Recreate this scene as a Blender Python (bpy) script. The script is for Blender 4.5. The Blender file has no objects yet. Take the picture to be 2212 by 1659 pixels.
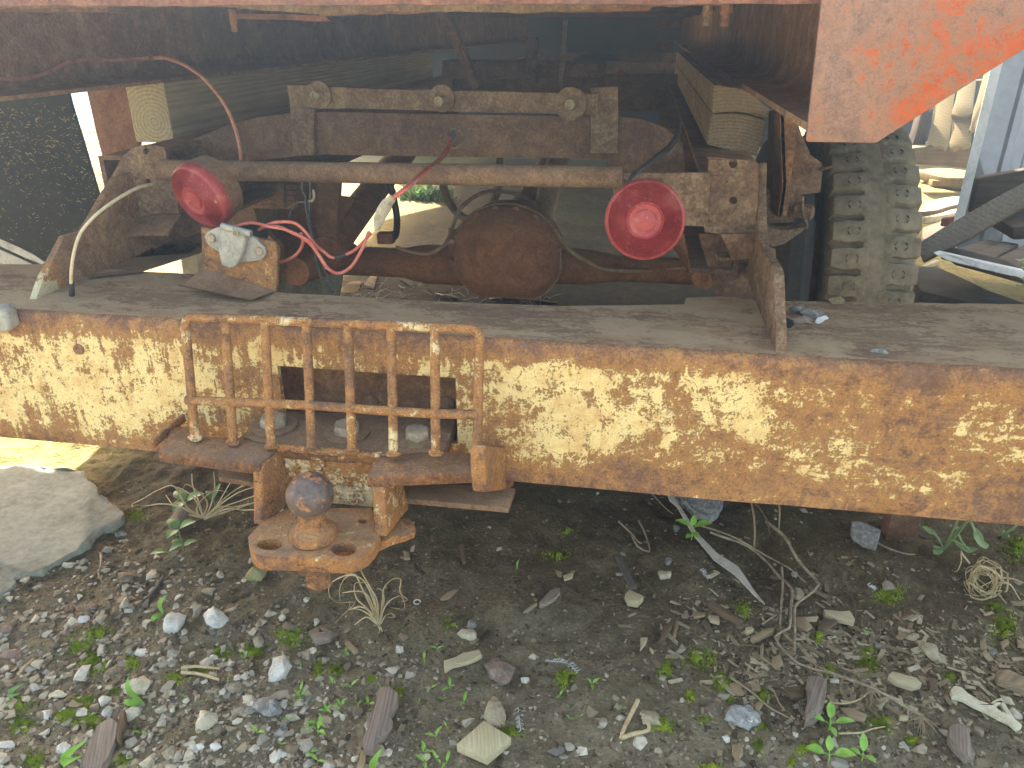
import bpy, bmesh, math, random
import numpy as np
from mathutils import Vector, Matrix, noise as mnoise
from mathutils.geometry import tessellate_polygon

random.seed(7)
RNG = np.random.default_rng(11)
scene = bpy.context.scene
COL = scene.collection

# ------------------------------------------------------------------ camera
CAM_Z = 0.95
HAZE = 0.046
PITCH, YAW, FOC = math.radians(24.9), math.radians(9.2), 1662.0
cam_data = bpy.data.cameras.new("camera")
cam = bpy.data.objects.new("camera", cam_data)
COL.objects.link(cam)
cam.location = (0, 0, CAM_Z)
cam.rotation_euler = (math.radians(90) - PITCH, 0, YAW)
cam_data.sensor_fit = 'HORIZONTAL'
cam_data.sensor_width = 36
cam_data.lens = 36 * FOC / 2212
cam_data.clip_start = 0.02
cam_data.clip_end = 800
scene.camera = cam

# ------------------------------------------------------------------ sky, sun, exposure
SUN_EL, SUN_AZ = math.radians(42), math.radians(28)      # azimuth: left of +Y
world = bpy.data.worlds.new("World")
scene.world = world
world.use_nodes = True
wn = world.node_tree
for n in list(wn.nodes):
    wn.nodes.remove(n)
sky = wn.nodes.new('ShaderNodeTexSky')
sky.sky_type = 'NISHITA'
sky.sun_disc = False
sky.sun_elevation = SUN_EL
sky.sun_rotation = -SUN_AZ
sky.air_density = 0.8
sky.dust_density = 3.0
sky.ozone_density = 0.6
wtint = wn.nodes.new('ShaderNodeMix')
wtint.data_type = 'RGBA'
wtint.blend_type = 'MULTIPLY'
wtint.inputs[0].default_value = 1.0
wtint.inputs[7].default_value = (1.0, 0.83, 0.56, 1)
wbg = wn.nodes.new('ShaderNodeBackground')
wbg.inputs[1].default_value = 0.15
wout = wn.nodes.new('ShaderNodeOutputWorld')
wn.links.new(sky.outputs[0], wtint.inputs[6])
wn.links.new(wtint.outputs[2], wbg.inputs[0])
wn.links.new(wbg.outputs[0], wout.inputs[0])
SUN_VEC = Vector((-math.sin(SUN_AZ) * math.cos(SUN_EL), math.cos(SUN_AZ) * math.cos(SUN_EL), math.sin(SUN_EL)))
sun_data = bpy.data.lights.new("sun", 'SUN')
sun_data.energy = 4.2
sun_data.angle = math.radians(0.6)
sun_data.color = (1.0, 0.93, 0.80)
sun = bpy.data.objects.new("sun", sun_data)
sun.rotation_euler = SUN_VEC.to_track_quat('Z', 'Y').to_euler()
sun.location = (-3, 8, 8)
COL.objects.link(sun)
scene.view_settings.view_transform = 'Standard'
scene.view_settings.look = 'None'
scene.view_settings.gamma = 1
scene.view_settings.use_curve_mapping = False
scene.view_settings.exposure = 3.1

# ------------------------------------------------------------------ measuring the place from the photograph
_FW = Vector((-math.sin(YAW) * math.cos(PITCH), math.cos(YAW) * math.cos(PITCH), -math.sin(PITCH)))
_RT = Vector((math.cos(YAW), math.sin(YAW), 0))
_UP = _RT.cross(_FW)
EYE = Vector((0, 0, CAM_Z))
FR = dict(O=(0, 0, 1), A=(0, 0, .33594), B=(518.4, 0, .33594), C=(1036.9, 0, .33594), D=(1468.9, 0, .33594),
          E=(0, 345.6, .33594), F=(518.4, 345.6, .33594), G=(1036.9, 345.6, .33594), H=(1468.9, 518.4, .33594),
          I=(302.4, 639.4, .39063), J=(0, 915.9, .44793), K=(604.9, 1036.9, .375), L=(1382.5, 1036.9, .375),
          a=(311.1, 846.8, .1953), b=(691.3, 846.8, .1953), c=(501.2, 1019.6, .1953), d=(1468.9, 328.3, .15625),
          e=(1728.2, 241.9, .2708), f=(0, 172.8, .2605))


def ray(fr, x, y):
    o = FR[fr]
    u, v = o[0] + o[2] * x, o[1] + o[2] * y
    return _FW + _RT * ((u - 1106) / FOC) + _UP * (-(v - 829.5) / FOC)


def PY(fr, x, y, Y):
    d = ray(fr, x, y)
    return EYE + d * (Y / d.y)


def PZ(fr, x, y, Z):
    d = ray(fr, x, y)
    return EYE + d * ((Z - CAM_Z) / d.z)


def PX(fr, x, y, X):
    d = ray(fr, x, y)
    return EYE + d * (X / d.x)


def PP(fr, x, y, p0, n):
    d = ray(fr, x, y)
    return EYE + d * ((Vector(p0) - EYE).dot(n) / d.dot(n))


def ys(fr, pts, Y):
    return [PY(fr, x, y, Y) for x, y in pts]


def zs(fr, pts, Z):
    return [PZ(fr, x, y, Z) for x, y in pts]


# ------------------------------------------------------------------ terrain height
def _hash(ix, iy, s):
    h = np.sin(ix * 127.1 + iy * 311.7 + s * 74.7) * 43758.5453
    return h - np.floor(h)


def vnoise(x, y, s=0):
    ix, iy = np.floor(x), np.floor(y)
    fx, fy = x - ix, y - iy
    fx, fy = fx * fx * (3 - 2 * fx), fy * fy * (3 - 2 * fy)
    a, b = _hash(ix, iy, s), _hash(ix + 1, iy, s)
    c, d = _hash(ix, iy + 1, s), _hash(ix + 1, iy + 1, s)
    return (a + (b - a) * fx) * (1 - fy) + (c + (d - c) * fx) * fy - .5


def gz(x, y):
    x, y = np.asarray(x, float), np.asarray(y, float)
    near = np.exp(-((y - 1.1) / 2.2) ** 2)
    h = .030 * vnoise(x * 2.3, y * 2.3, 1) + near * (.020 * vnoise(x * 7, y * 7, 2) + .011 * vnoise(x * 19, y * 19, 3)
        + .007 * vnoise(x * 47, y * 47, 4) + .005 * np.abs(vnoise(x * 95, y * 95, 5)) * 2)
    h = h + .235 * np.exp(-((x + .42) / .42) ** 2 - ((y - 1.93) / .27) ** 2)
    # small soil hummocks under the bumper
    for hx, hy, r, k in HUM:
        h = h + k * np.exp(-((x - hx) ** 2 + (y - hy) ** 2) / r ** 2)
    return h


HUM = []
for fr, x, y, r, k in [('K', 1350, 850, .035, .022), ('K', 1350, 700, .06, .014), ('L', 960, 450, .05, .02), ('L', 280, 500, .05, .018),
                       ('L', 1930, 880, .03, .02), ('L', 1250, 480, .07, .022), ('L', 370, 660, .06, .016), ('L', 700, 560, .06, -.02),
                       ('K', 900, 540, .05, .012), ('L', 2100, 480, .08, .03), ('J', 1120, 620, .06, .01)]:
    p = PZ(fr, x, y, 0)
    HUM.append((p.x, p.y, r, k))


def PG(fr, x, y, lift=0):
    z = 0.0
    for _ in range(6):
        p = PZ(fr, x, y, z)
        z = float(gz(p.x, p.y))
    p = PZ(fr, x, y, z)
    p.z += lift
    return p


def pxm(fr, p):            # metres per pixel of that view at p
    return FR[fr][2] * (p - EYE).dot(_FW) / FOC


# ------------------------------------------------------------------ materials
class NB:
    def __init__(s, name):
        s.m = bpy.data.materials.new(name)
        s.m.use_nodes = True
        s.nt = s.m.node_tree
        s.b = s.nt.nodes['Principled BSDF']
        s.b.inputs['Roughness'].default_value = .85
        s.pos = None

    def node(s, t):
        return s.nt.nodes.new(t)

    def link(s, a, b):
        s.nt.links.new(a, b)

    def put(s, sock, v):
        if isinstance(v, (int, float)):
            sock.default_value = v
        elif isinstance(v, tuple):
            sock.default_value = v if len(v) != 3 or sock.type == 'VECTOR' else (*v, 1)
        else:
            s.link(v, sock)

    def position(s):
        if s.pos is None:
            s.pos = s.node('ShaderNodeNewGeometry')
        return s.pos.outputs['Position']

    def objco(s):
        return s.node('ShaderNodeTexCoord').outputs['Object']

    def map(s, vec, scale=(1, 1, 1), loc=(0, 0, 0), rot=(0, 0, 0)):
        n = s.node('ShaderNodeMapping')
        s.link(vec, n.inputs[0])
        n.inputs[1].default_value = loc
        n.inputs[2].default_value = rot
        n.inputs[3].default_value = scale
        return n.outputs[0]

    def noise(s, vec, scale, detail=6, rough=.6, dist=0):
        n = s.node('ShaderNodeTexNoise')
        s.link(vec, n.inputs['Vector'])
        n.inputs['Scale'].default_value = scale
        n.inputs['Detail'].default_value = detail
        n.inputs['Roughness'].default_value = rough
        n.inputs['Distortion'].default_value = dist
        return n.outputs['Fac']

    def vor(s, vec, scale, feat='F1', out='Distance'):
        n = s.node('ShaderNodeTexVoronoi')
        n.feature = feat
        s.link(vec, n.inputs['Vector'])
        n.inputs['Scale'].default_value = scale
        return n.outputs[out]

    def ramp(s, fac, stops, interp='LINEAR'):
        n = s.node('ShaderNodeValToRGB')
        n.color_ramp.interpolation = interp
        while len(n.color_ramp.elements) < len(stops):
            n.color_ramp.elements.new(.5)
        for e, (p, c) in zip(n.color_ramp.elements, stops):
            e.position = p
            e.color = (c, c, c, 1) if isinstance(c, (int, float)) else (*c, 1)
        s.link(fac, n.inputs[0])
        return n.outputs[0]

    def mix(s, fac, a, b, mode='MIX'):
        n = s.node('ShaderNodeMix')
        n.data_type = 'RGBA'
        n.blend_type = mode
        s.put(n.inputs[0], fac)
        s.put(n.inputs[6], a)
        s.put(n.inputs[7], b)
        return n.outputs[2]

    def math(s, op, a, b=0.0, c=0.0):
        n = s.node('ShaderNodeMath')
        n.operation = op
        s.put(n.inputs[0], a)
        s.put(n.inputs[1], b)
        s.put(n.inputs[2], c)
        return n.outputs[0]

    def wsum(s, *pairs):
        r = None
        for v, w in pairs:
            t = s.math('MULTIPLY', v, w)
            r = t if r is None else s.math('ADD', r, t)
        return r

    def rng(s, v, a, b, c, d):
        n = s.node('ShaderNodeMapRange')
        n.clamp = True
        s.put(n.inputs[0], v)
        for i, q in enumerate((a, b, c, d)):
            n.inputs[i + 1].default_value = q
        return n.outputs[0]

    def sep(s, vec):
        n = s.node('ShaderNodeSeparateXYZ')
        s.link(vec, n.inputs[0])
        return n.outputs

    def nz(s):
        return s.sep(s.node('ShaderNodeNewGeometry').outputs['Normal'])[2]

    def bump(s, h, strength=.4, dist=.002):
        n = s.node('ShaderNodeBump')
        n.inputs['Strength'].default_value = strength
        n.inputs['Distance'].default_value = dist
        s.link(h, n.inputs['Height'])
        s.link(n.outputs[0], s.b.inputs['Normal'])

    def fin(s, col, rough=None, spec=None):
        s.put(s.b.inputs['Base Color'], col)
        if rough is not None:
            s.put(s.b.inputs['Roughness'], rough)
        if spec is not None:
            s.b.inputs['Specular IOR Level'].default_value = spec
        return s.m


RUST_DARK = [(.08, .047, .033), (.16, .092, .058), (.26, .155, .095)]
RUST_MID = [(.10, .056, .038), (.20, .105, .06), (.32, .19, .11)]
RUST_RED = [(.10, .038, .022), (.21, .075, .033), (.34, .15, .07)]
RUST_ORANGE = [(.13, .048, .022), (.32, .115, .033), (.44, .20, .075)]


def rusty(name, cols, paint=None, cover=.5, scale=1.0, bump=.5, stretch=(1, 1, 1), dust=0.0, halo=None, seed=0.0,
          shift=None, spec=.25, rough=.85, speck=.5, mauve=.35):
    n = NB(name)
    v = n.map(n.position(), stretch, (seed, seed * 1.7, -seed))
    big = n.noise(v, 5.2 * scale, 6, .62, .5)
    mid = n.noise(v, 34 * scale, 7, .68, .6)
    fine = n.noise(v, 190 * scale, 5, .7)
    pits = n.vor(n.map(n.position()), 210 * scale)
    rf = n.wsum((big, .22), (mid, .40), (fine, .38))
    col = n.ramp(rf, [(.40, cols[0]), (.495, cols[1]), (.59, cols[2])])
    mv = n.noise(v, 15 * scale, 6, .7, .8)
    col = n.mix(n.math('MULTIPLY', n.rng(mv, .47, .58, 0, 1), mauve), col, (.175, .108, .092))
    dk = n.noise(v, 60 * scale, 6, .72, .4)
    col = n.mix(n.rng(dk, .56, .66, 0, mauve * 1.2), col, cols[0])
    hgt = n.wsum((fine, .8), (mid, .6))
    if paint:
        m = n.wsum((big, .40), (mid, .33), (fine, .27))
        if shift is not None:
            m = n.math('ADD', m, shift(n))
        t = .5 + (.5 - cover) * .34
        hal = n.rng(m, t - .11, t + .012, 0, 1)
        edge = n.rng(m, t, t + .016, 0, 1)
        st = halo or (.50, .22, .06)
        col = n.mix(n.math('MULTIPLY', hal, .75), col, st)
        pn = n.noise(v, 18 * scale, 6, .65, .5)
        pcol = n.mix(n.rng(pn, .47, .72, 0, .8), paint, (paint[0] * .72, paint[1] * .50, paint[2] * .36))
        sp = n.rng(n.noise(v, 95 * scale, 4, .6), .61, .65, 0, speck)
        pcol = n.mix(sp, pcol, cols[1])
        col = n.mix(edge, col, pcol)
        hgt = n.math('ADD', hgt, n.math('MULTIPLY', edge, .5))
    if dust:
        up = n.rng(n.nz(), .35, 1.0, 0, 1)
        dn = n.rng(n.noise(n.map(n.position(), (1, 2.2, 2)), 14, 7, .65), .38, .6, .35, 1)
        col = n.mix(n.math('MULTIPLY', n.math('MULTIPLY', up, dn), dust), col, (.42, .32, .21))
    hgt = n.math('ADD', hgt, n.math('MULTIPLY', n.rng(pits, 0, .5, 0, 1), .5))
    n.bump(hgt, bump, .0016)
    return n.fin(col, rough, spec)


def bumper_shift(n):
    xyz = n.sep(n.position())
    x, z = xyz[0], xyz[2]
    right = n.rng(x, .10, .24, 0, -.062)
    far = n.rng(x, .25, .50, 0, .008)
    left = n.rng(x, -.75, -.45, .030, .0)
    mid = n.rng(x, -.16, -.10, 0, .030)
    top = n.rng(z, .588, .612, 0, -.12)
    bot = n.rng(z, .445, .49, -.075, 0)
    st = n.noise(n.map(n.position(), (5, 5, 26)), 3, 7, .68, .8)
    st2 = n.noise(n.map(n.position(), (70, 6, 5)), 2, 4, .6)
    r1 = n.math('MULTIPLY', n.math('SUBTRACT', st, .5), n.rng(x, .05, .25, .05, .26))
    r2 = n.math('MULTIPLY', n.math('SUBTRACT', st2, .5), n.rng(x, -.35, -.05, .20, .04))
    s = right
    for q in (far, left, mid, top, bot, r1, r2):
        s = n.math('ADD', s, q)
    return s


CREAM = (.82, .64, .32)
M = {}
M['bumper'] = rusty('peeling cream paint on rust', [(.15, .080, .056), (.265, .140, .080), (.41, .235, .12)], CREAM, .515, 1.75, .9,
                    shift=bumper_shift, halo=(.50, .25, .085), speck=.85, mauve=.6)
M['bumper_top'] = rusty('dusty rusted bumper top', [(.12, .072, .056), (.23, .145, .10), (.36, .25, .17)], (.43, .325, .215), .60, 1.5, stretch=(.62, 1.35, 1), dust=.35, bump=.6, halo=(.27, .17, .11), speck=.5)
M['hitch'] = rusty('orange brown hitch rust', [(.10, .056, .040), (.235, .125, .070), (.41, .26, .14)], (.70, .58, .36), .33, 1.6, 1.0, seed=2.3, dust=.35, mauve=.75)
M['pocket'] = rusty('cream and rust cast pocket', [(.16, .08, .048), (.30, .16, .08), (.46, .30, .17)], (.74, .62, .40), .50, 2.0, 1.0, seed=41)
M['guard'] = rusty('rusty guard bars', [(.125, .07, .046), (.26, .145, .082), (.42, .28, .16)], (.72, .58, .35), .36, 2.2, .9, seed=5.1, mauve=.55)
M['ledge'] = rusty('flaking rust of hitch lips', [(.085, .045, .033), (.20, .095, .048), (.42, .21, .085)], None, scale=1.3, bump=1.0, dust=.3, seed=3.3, mauve=.6)
def ball_mat():
    n = NB('worn ball with rust spots')
    v = n.position()
    base = n.ramp(n.noise(v, 130, 5, .65), [(.35, (.075, .055, .055)), (.6, (.15, .11, .105))])
    a = n.wsum((n.noise(v, 62, 5, .6, .6), .75), (n.noise(v, 260, 4, .6), .25))
    m_ = n.rng(a, .545, .565, 0, 1)
    col = n.mix(m_, base, n.ramp(n.noise(v, 300, 4, .6), [(.35, (.28, .115, .045)), (.65, (.50, .26, .11))]))
    low = n.rng(n.math('ADD', n.sep(v)[2], n.math('MULTIPLY', n.noise(v, 80, 4, .6), .012)), .466, .456, 0, .8)
    col = n.mix(low, col, (.42, .28, .12))
    n.bump(m_, .5, .0008)
    return n.fin(col, n.rng(m_, 0, 1, .42, .85), .5)


M['ball'] = ball_mat()
M['frame'] = rusty('brown mottled frame rust', RUST_MID, None, bump=.6, scale=.9, dust=.35, seed=4)
M['frame_dark'] = rusty('dark frame rust', RUST_DARK, None, bump=.5, dust=.4, seed=6)
M['bracket'] = rusty('pitted bracket rust', [(.08, .052, .040), (.20, .125, .080), (.37, .26, .17)], None, scale=1.2, bump=1.0, seed=8)
M['gusset_left'] = rusty('rust with scraps of cream paint', [(.14, .082, .055), (.28, .165, .10), (.43, .28, .16)], (.64, .57, .40), .32, 1.5, .7, seed=9.4,
                         shift=lambda n: n.math('ADD', n.rng(n.sep(n.position())[1], .90, .96, .05, -.3), n.rng(n.sep(n.position())[2], .60, .67, .04, -.02)))
M['tube'] = rusty('pale brown tube rust', [(.12, .068, .042), (.22, .135, .085), (.32, .215, .14)], None, scale=1.8, bump=.7, dust=.3, seed=12)
M['roller_bar'] = rusty('grey brown bar rust', [(.10, .062, .042), (.20, .135, .09), (.33, .26, .185)], None, scale=1.1, bump=.6, seed=14)
M['cross'] = rusty('dark brown cross member', [(.09, .052, .036), (.175, .102, .066), (.28, .175, .11)], None, scale=1.2, bump=.6, dust=.3, seed=15)
M['orange_flap'] = rusty('faded plum steel with orange paint', [(.18, .10, .09), (.27, .17, .15), (.37, .265, .235)], (.47, .105, .04), .38, 2.6, .35, seed=21,
                         halo=(.34, .15, .09), spec=.4, rough=.6, speck=.35,
                         shift=lambda n: n.math('ADD', n.rng(n.sep(n.position())[0], .17, .25, -.030, .016), n.rng(n.sep(n.position())[2], .84, .92, .015, 0)))
M['bed_red'] = rusty('red brown bed steel', [(.10, .042, .030), (.21, .085, .055), (.33, .16, .11)], None, bump=.4, seed=23)
M['axle'] = rusty('red brown axle rust', [(.12, .058, .035), (.20, .092, .052), (.29, .15, .09)], None, scale=.8, bump=.4, dust=.3, seed=25)
M['hanger'] = rusty('hanger rust with red paint', [(.09, .055, .038), (.20, .105, .06), (.33, .19, .11)], (.42, .10, .045), .16, 1.0, .8, seed=27)
M['socket_plate'] = rusty('bracket with old paint', [(.10, .052, .033), (.19, .105, .065), (.30, .20, .13)], (.66, .45, .22), .26, 1.5, .6, seed=31)
M['rail'] = rusty('pitted brown rail rust', [(.15, .09, .062), (.33, .20, .13), (.52, .35, .24)], None, scale=1.1, bump=.9, dust=.3, seed=35)
M['post'] = rusty('red brown post', [(.15, .065, .04), (.25, .12, .07), (.33, .18, .11)], None, bump=.4, seed=33)


def simple(name, cols, scale=30, bump=.3, rough=.8, stretch=(1, 1, 1), spec=.3, co='pos', dist=.002):
    n = NB(name)
    v = n.map(n.position() if co == 'pos' else n.objco(), stretch)
    f = n.wsum((n.noise(v, scale, 7, .65, .3), .6), (n.noise(v, scale * 6, 4, .6), .4))
    col = n.ramp(f, [(.36, cols[0]), (.5, cols[1]), (.64, cols[2])])
    n.bump(f, bump, dist)
    return n.fin(col, rough, spec)


M['grey_metal'] = simple('dull cast zinc', [(.20, .20, .185), (.33, .32, .30), (.44, .43, .40)], 40, .4, .55, spec=.5)
M['bolt_pale'] = simple('dusty galvanised bolt', [(.20, .16, .12), (.36, .30, .23), (.48, .42, .34)], 60, .5, .6)
M['black_rubber'] = simple('black rubber', [(.016, .018, .02), (.028, .030, .034), (.05, .052, .055)], 25, .3, .7)
M['white_paint'] = simple('dirty white print', [(.36, .37, .38), (.55, .56, .57), (.65, .66, .66)], 40, .2, .8)
M['wire_red'] = simple('dusty red cable', [(.40, .085, .065), (.55, .15, .12), (.62, .24, .20)], 50, .1, .55)
M['wire_orange'] = simple('dusty orange cable', [(.42, .16, .10), (.52, .25, .17), (.58, .36, .27)], 50, .1, .6)
M['wire_cream'] = simple('cream cable', [(.45, .37, .25), (.60, .52, .38), (.68, .61, .48)], 50, .1, .6)
M['wire_black'] = simple('black cable', [(.02, .022, .025), (.04, .042, .046), (.08, .08, .08)], 50, .1, .5)
M['hose_tan'] = simple('muddy hose', [(.14, .10, .07), (.22, .17, .12), (.30, .24, .17)], 50, .1, .7)
M['pipe_tan'] = simple('muddy exhaust pipe', [(.20, .145, .095), (.29, .22, .15), (.36, .28, .20)], 30, .2, .7)
M['tape'] = simple('old tape', [(.30, .26, .20), (.45, .40, .33), (.58, .53, .46)], 60, .5, .6)


def tyre_mat():
    n = NB('dusty tyre rubber')
    v = n.position()
    f = n.wsum((n.noise(v, 9, 6, .65, .3), .5), (n.noise(v, 60, 6, .7), .5))
    col = n.ramp(f, [(.36, (.125, .108, .082)), (.5, (.225, .20, .155)), (.63, (.32, .285, .225))])
    gm = n.rng(n.noise(v, 12, 5, .6), .56, .70, 0, .5)
    col = n.mix(gm, col, (.19, .17, .105))
    n.bump(n.noise(v, 160, 5, .7), .3, .001)
    return n.fin(col, .85, .2)


M['tyre'] = tyre_mat()


def lens_mat():
    n = NB('faded red lens')
    v = n.objco()
    f = n.noise(v, 40, 6, .65)
    col = n.ramp(f, [(.35, (.26, .028, .032)), (.55, (.34, .052, .058)), (.72, (.44, .15, .14))])
    dirt = n.rng(n.noise(v, 320, 3, .6), .64, .70, 0, .6)
    col = n.mix(dirt, col, (.55, .42, .38))
    n.b.inputs['Coat Weight'].default_value = .08
    n.b.inputs['Coat Roughness'].default_value = .35
    n.bump(n.noise(v, 90, 4, .6), .08, .001)
    return n.fin(col, .58, .4)


M['lens'] = lens_mat()


def wood_mat(name, dark, light, axis=1, rings=90, center=(0, 0, 0), grey=None, dist=1.2, streak=8, bump=.4, wv=.45):
    n = NB(name)
    v = n.objco()
    sc = [1, 1, 1]
    sc[axis] = .06
    mv = n.map(v, tuple(sc), tuple(-c * (sc[i]) for i, c in enumerate(center)))
    w = n.node('ShaderNodeTexWave')
    w.wave_type = 'RINGS'
    w.rings_direction = 'XYZ'[axis]
    w.inputs['Scale'].default_value = rings
    w.inputs['Distortion'].default_value = dist
    w.inputs['Detail'].default_value = 3
    w.inputs['Detail Scale'].default_value = 1.2
    n.link(mv, w.inputs['Vector'])
    sc2 = [22, 22, 22]
    sc2[axis] = 1.1
    fib = n.noise(n.map(v, tuple(sc2)), streak, 7, .65)
    f = n.wsum((w.outputs['Fac'], wv), (fib, 1 - wv))
    col = n.ramp(f, [(.28, dark), (.72, light)])
    big = n.noise(v, 14, 5, .6)
    col = n.mix(n.rng(big, .4, .65, 0, .55), col, grey or tuple(c * .6 for c in dark))
    n.bump(n.wsum((fib, 1), (w.outputs['Fac'], wv * .35)), bump, .002)
    return n.fin(col, .85, .2)


M['timber'] = wood_mat('greyed pine timber', (.25, .21, .13), (.58, .51, .36), 1, 46, (.006, 0, .036), grey=(.33, .29, .20), dist=3.2, wv=.20)
M['timber_old'] = wood_mat('weathered brown timber', (.20, .14, .09), (.45, .345, .235), 1, 60, (.03, 0, -.12), grey=(.17, .145, .105), dist=3.5, wv=.16)
M['shingle'] = wood_mat('weathered pale boards', (.16, .11, .05), (.34, .26, .12), 2, 20, (.2, .3, 0), grey=(.22, .18, .11), dist=1.5, wv=.12)
M['plank_grey'] = wood_mat('grey weathered plank', (.075, .062, .052), (.20, .175, .15), 0, 24, (0, .1, .1), grey=(.09, .08, .075), dist=2.0, bump=.8, wv=.12)
M['plank_dark'] = wood_mat('dark weathered plank', (.045, .038, .032), (.12, .10, .085), 0, 24, (0, .1, .1), dist=2.0, bump=.8, wv=.12)
M['sill_wood'] = wood_mat('brown sill timber', (.13, .09, .05), (.26, .19, .11), 0, 20, (0, .1, .1), dist=1.5, wv=.12)
M['dark_post'] = wood_mat('dark brown post', (.06, .04, .028), (.13, .09, .06), 2, 20, (.1, .1, 0))
M['chip_pale'] = wood_mat('pale wood chip', (.40, .32, .19), (.66, .57, .39), 0, 120, (.02, .02, .02), grey=(.42, .36, .25), wv=.12)
M['chip_tan'] = wood_mat('tan wood chip', (.24, .17, .10), (.46, .36, .23), 0, 120, (.02, .02, .02), grey=(.26, .21, .15), wv=.12)
M['chip_brown'] = wood_mat('brown wood chip', (.10, .065, .04), (.24, .17, .115), 0, 120, (.02, .02, .02), grey=(.16, .13, .10), wv=.12)
M['bark'] = wood_mat('pinkish grey bark', (.17, .125, .10), (.40, .33, .28), 0, 70, (.02, .02, .02), grey=(.22, .17, .14), dist=3, bump=1.0, wv=.12)
M['offcut'] = wood_mat('cream wood offcut', (.45, .37, .20), (.70, .63, .44), 1, 110, (.05, .0, -.06), grey=(.38, .33, .20), dist=2.5, bump=.7, wv=.12)
M['straw'] = simple('dry straw', [(.36, .27, .14), (.52, .41, .24), (.66, .55, .36)], 60, .2, .7)
M['stalk_grey'] = simple('greyed dry stalk', [(.17, .13, .09), (.33, .26, .18), (.50, .42, .30)], 40, .2, .8)
M['bone'] = simple('old cream bone', [(.46, .42, .28), (.64, .60, .44), (.74, .71, .57)], 60, .3, .6)
M['stone_white'] = simple('white limestone', [(.42, .40, .36), (.62, .60, .56), (.76, .74, .71)], 45, .6, .85)
M['stone_cream'] = simple('cream limestone', [(.40, .34, .24), (.56, .50, .38), (.68, .62, .50)], 45, .6, .85)
M['stone_grey'] = simple('speckled grey stone', [(.12, .115, .11), (.23, .225, .22), (.5, .49, .47)], 90, .6, .8)
M['stone_brown'] = simple('brown stone', [(.15, .11, .08), (.26, .20, .15), (.36, .29, .23)], 45, .6, .85)
M['stone_pink'] = simple('pinkish brown stone', [(.16, .105, .085), (.26, .19, .155), (.38, .29, .24)], 60, .9, .85)
M['stone_moss'] = simple('stone with yellow moss', [(.16, .15, .05), (.30, .28, .12), (.42, .38, .24)], 60, .8, .9)
M['stone_buff'] = simple('pitted buff stone', [(.24, .20, .12), (.42, .36, .25), (.54, .48, .36)], 80, .9, .9)
M['shell'] = simple('pale shell', [(.55, .52, .42), (.68, .66, .58), (.78, .76, .70)], 40, .1, .5)
M['feather'] = simple('white feather', [(.5, .52, .54), (.68, .7, .72), (.8, .82, .84)], 40, .1, .7)
M['foil'] = simple('crumpled grey film', [(.20, .20, .20), (.32, .32, .32), (.5, .5, .5)], 90, .8, .4, spec=.6)
M['lath'] = simple('mottled pale lath', [(.30, .26, .20), (.52, .48, .41), (.62, .58, .51)], 40, .3, .8)
M['siding'] = simple('blue grey steel siding', [(.15, .17, .205), (.18, .205, .245), (.21, .235, .28)], 6, .05, .45, spec=.5)
M['white_trim'] = simple('white painted board', [(.50, .50, .50), (.66, .67, .68), (.74, .75, .76)], 12, .3, .7)
M['dark_void'] = simple('dark underbody and painted shade', [(.020, .021, .026), (.035, .034, .038), (.06, .055, .055)], 12, .3, .9)  # near black, standing in for shade on the shed and blocker panels
M['teal'] = simple('faded teal cloth', [(.14, .26, .26), (.20, .34, .34), (.26, .40, .40)], 12, .2, .8)


def leaf_mat(name, a, b):
    n = NB(name)
    oi = n.node('ShaderNodeObjectInfo').outputs['Random']
    col = n.mix(oi, a, b)
    col = n.mix(n.rng(n.noise(n.objco(), 90, 4, .6), .4, .62, 0, .4), col, tuple(c * .65 for c in a))
    n.b.inputs['Subsurface Weight'].default_value = .25
    n.b.inputs['Subsurface Radius'].default_value = (.004, .006, .002)
    return n.fin(col, .5, .4)


M['leaf'] = leaf_mat('fresh seedling green', (.24, .48, .07), (.34, .56, .12))
M['leaf_dull'] = leaf_mat('dull clover green', (.17, .30, .10), (.24, .37, .15))
M['leaf_sage'] = leaf_mat('sage green leaf', (.24, .33, .14), (.30, .40, .20))


def moss_mat():
    n = NB('bright moss')
    f = n.noise(n.position(), 45, 5, .6)
    col = n.ramp(f, [(.35, (.13, .17, .02)), (.5, (.26, .33, .035)), (.66, (.40, .46, .06))])
    return n.fin(col, .8, .2)


M['moss'] = moss_mat()


def tint_mat(name, stops):
    n = NB(name)
    at = n.node('ShaderNodeAttribute')
    at.attribute_name = 'tint'
    col = n.ramp(at.outputs['Fac'], stops)
    f = n.noise(n.position(), 120, 5, .65)
    col = n.mix(n.rng(f, .35, .7, .0, .45), col, (.13, .105, .075))
    n.bump(f, .4, .001)
    return n.fin(col, .85, .25)


M['gravel'] = tint_mat('mixed gravel', [(0, (.16, .125, .09)), (.2, (.30, .24, .165)), (.4, (.44, .37, .265)), (.62, (.36, .33, .28)), (.8, (.58, .52, .41)), (.93, (.72, .68, .58)), (1, (.15, .145, .14))])
M['litter'] = tint_mat('soil crumbs and wood bits', [(0, (.055, .042, .030)), (.35, (.11, .082, .055)), (.6, (.20, .15, .095)), (.85, (.38, .30, .19)), (1, (.58, .50, .36))])


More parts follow.
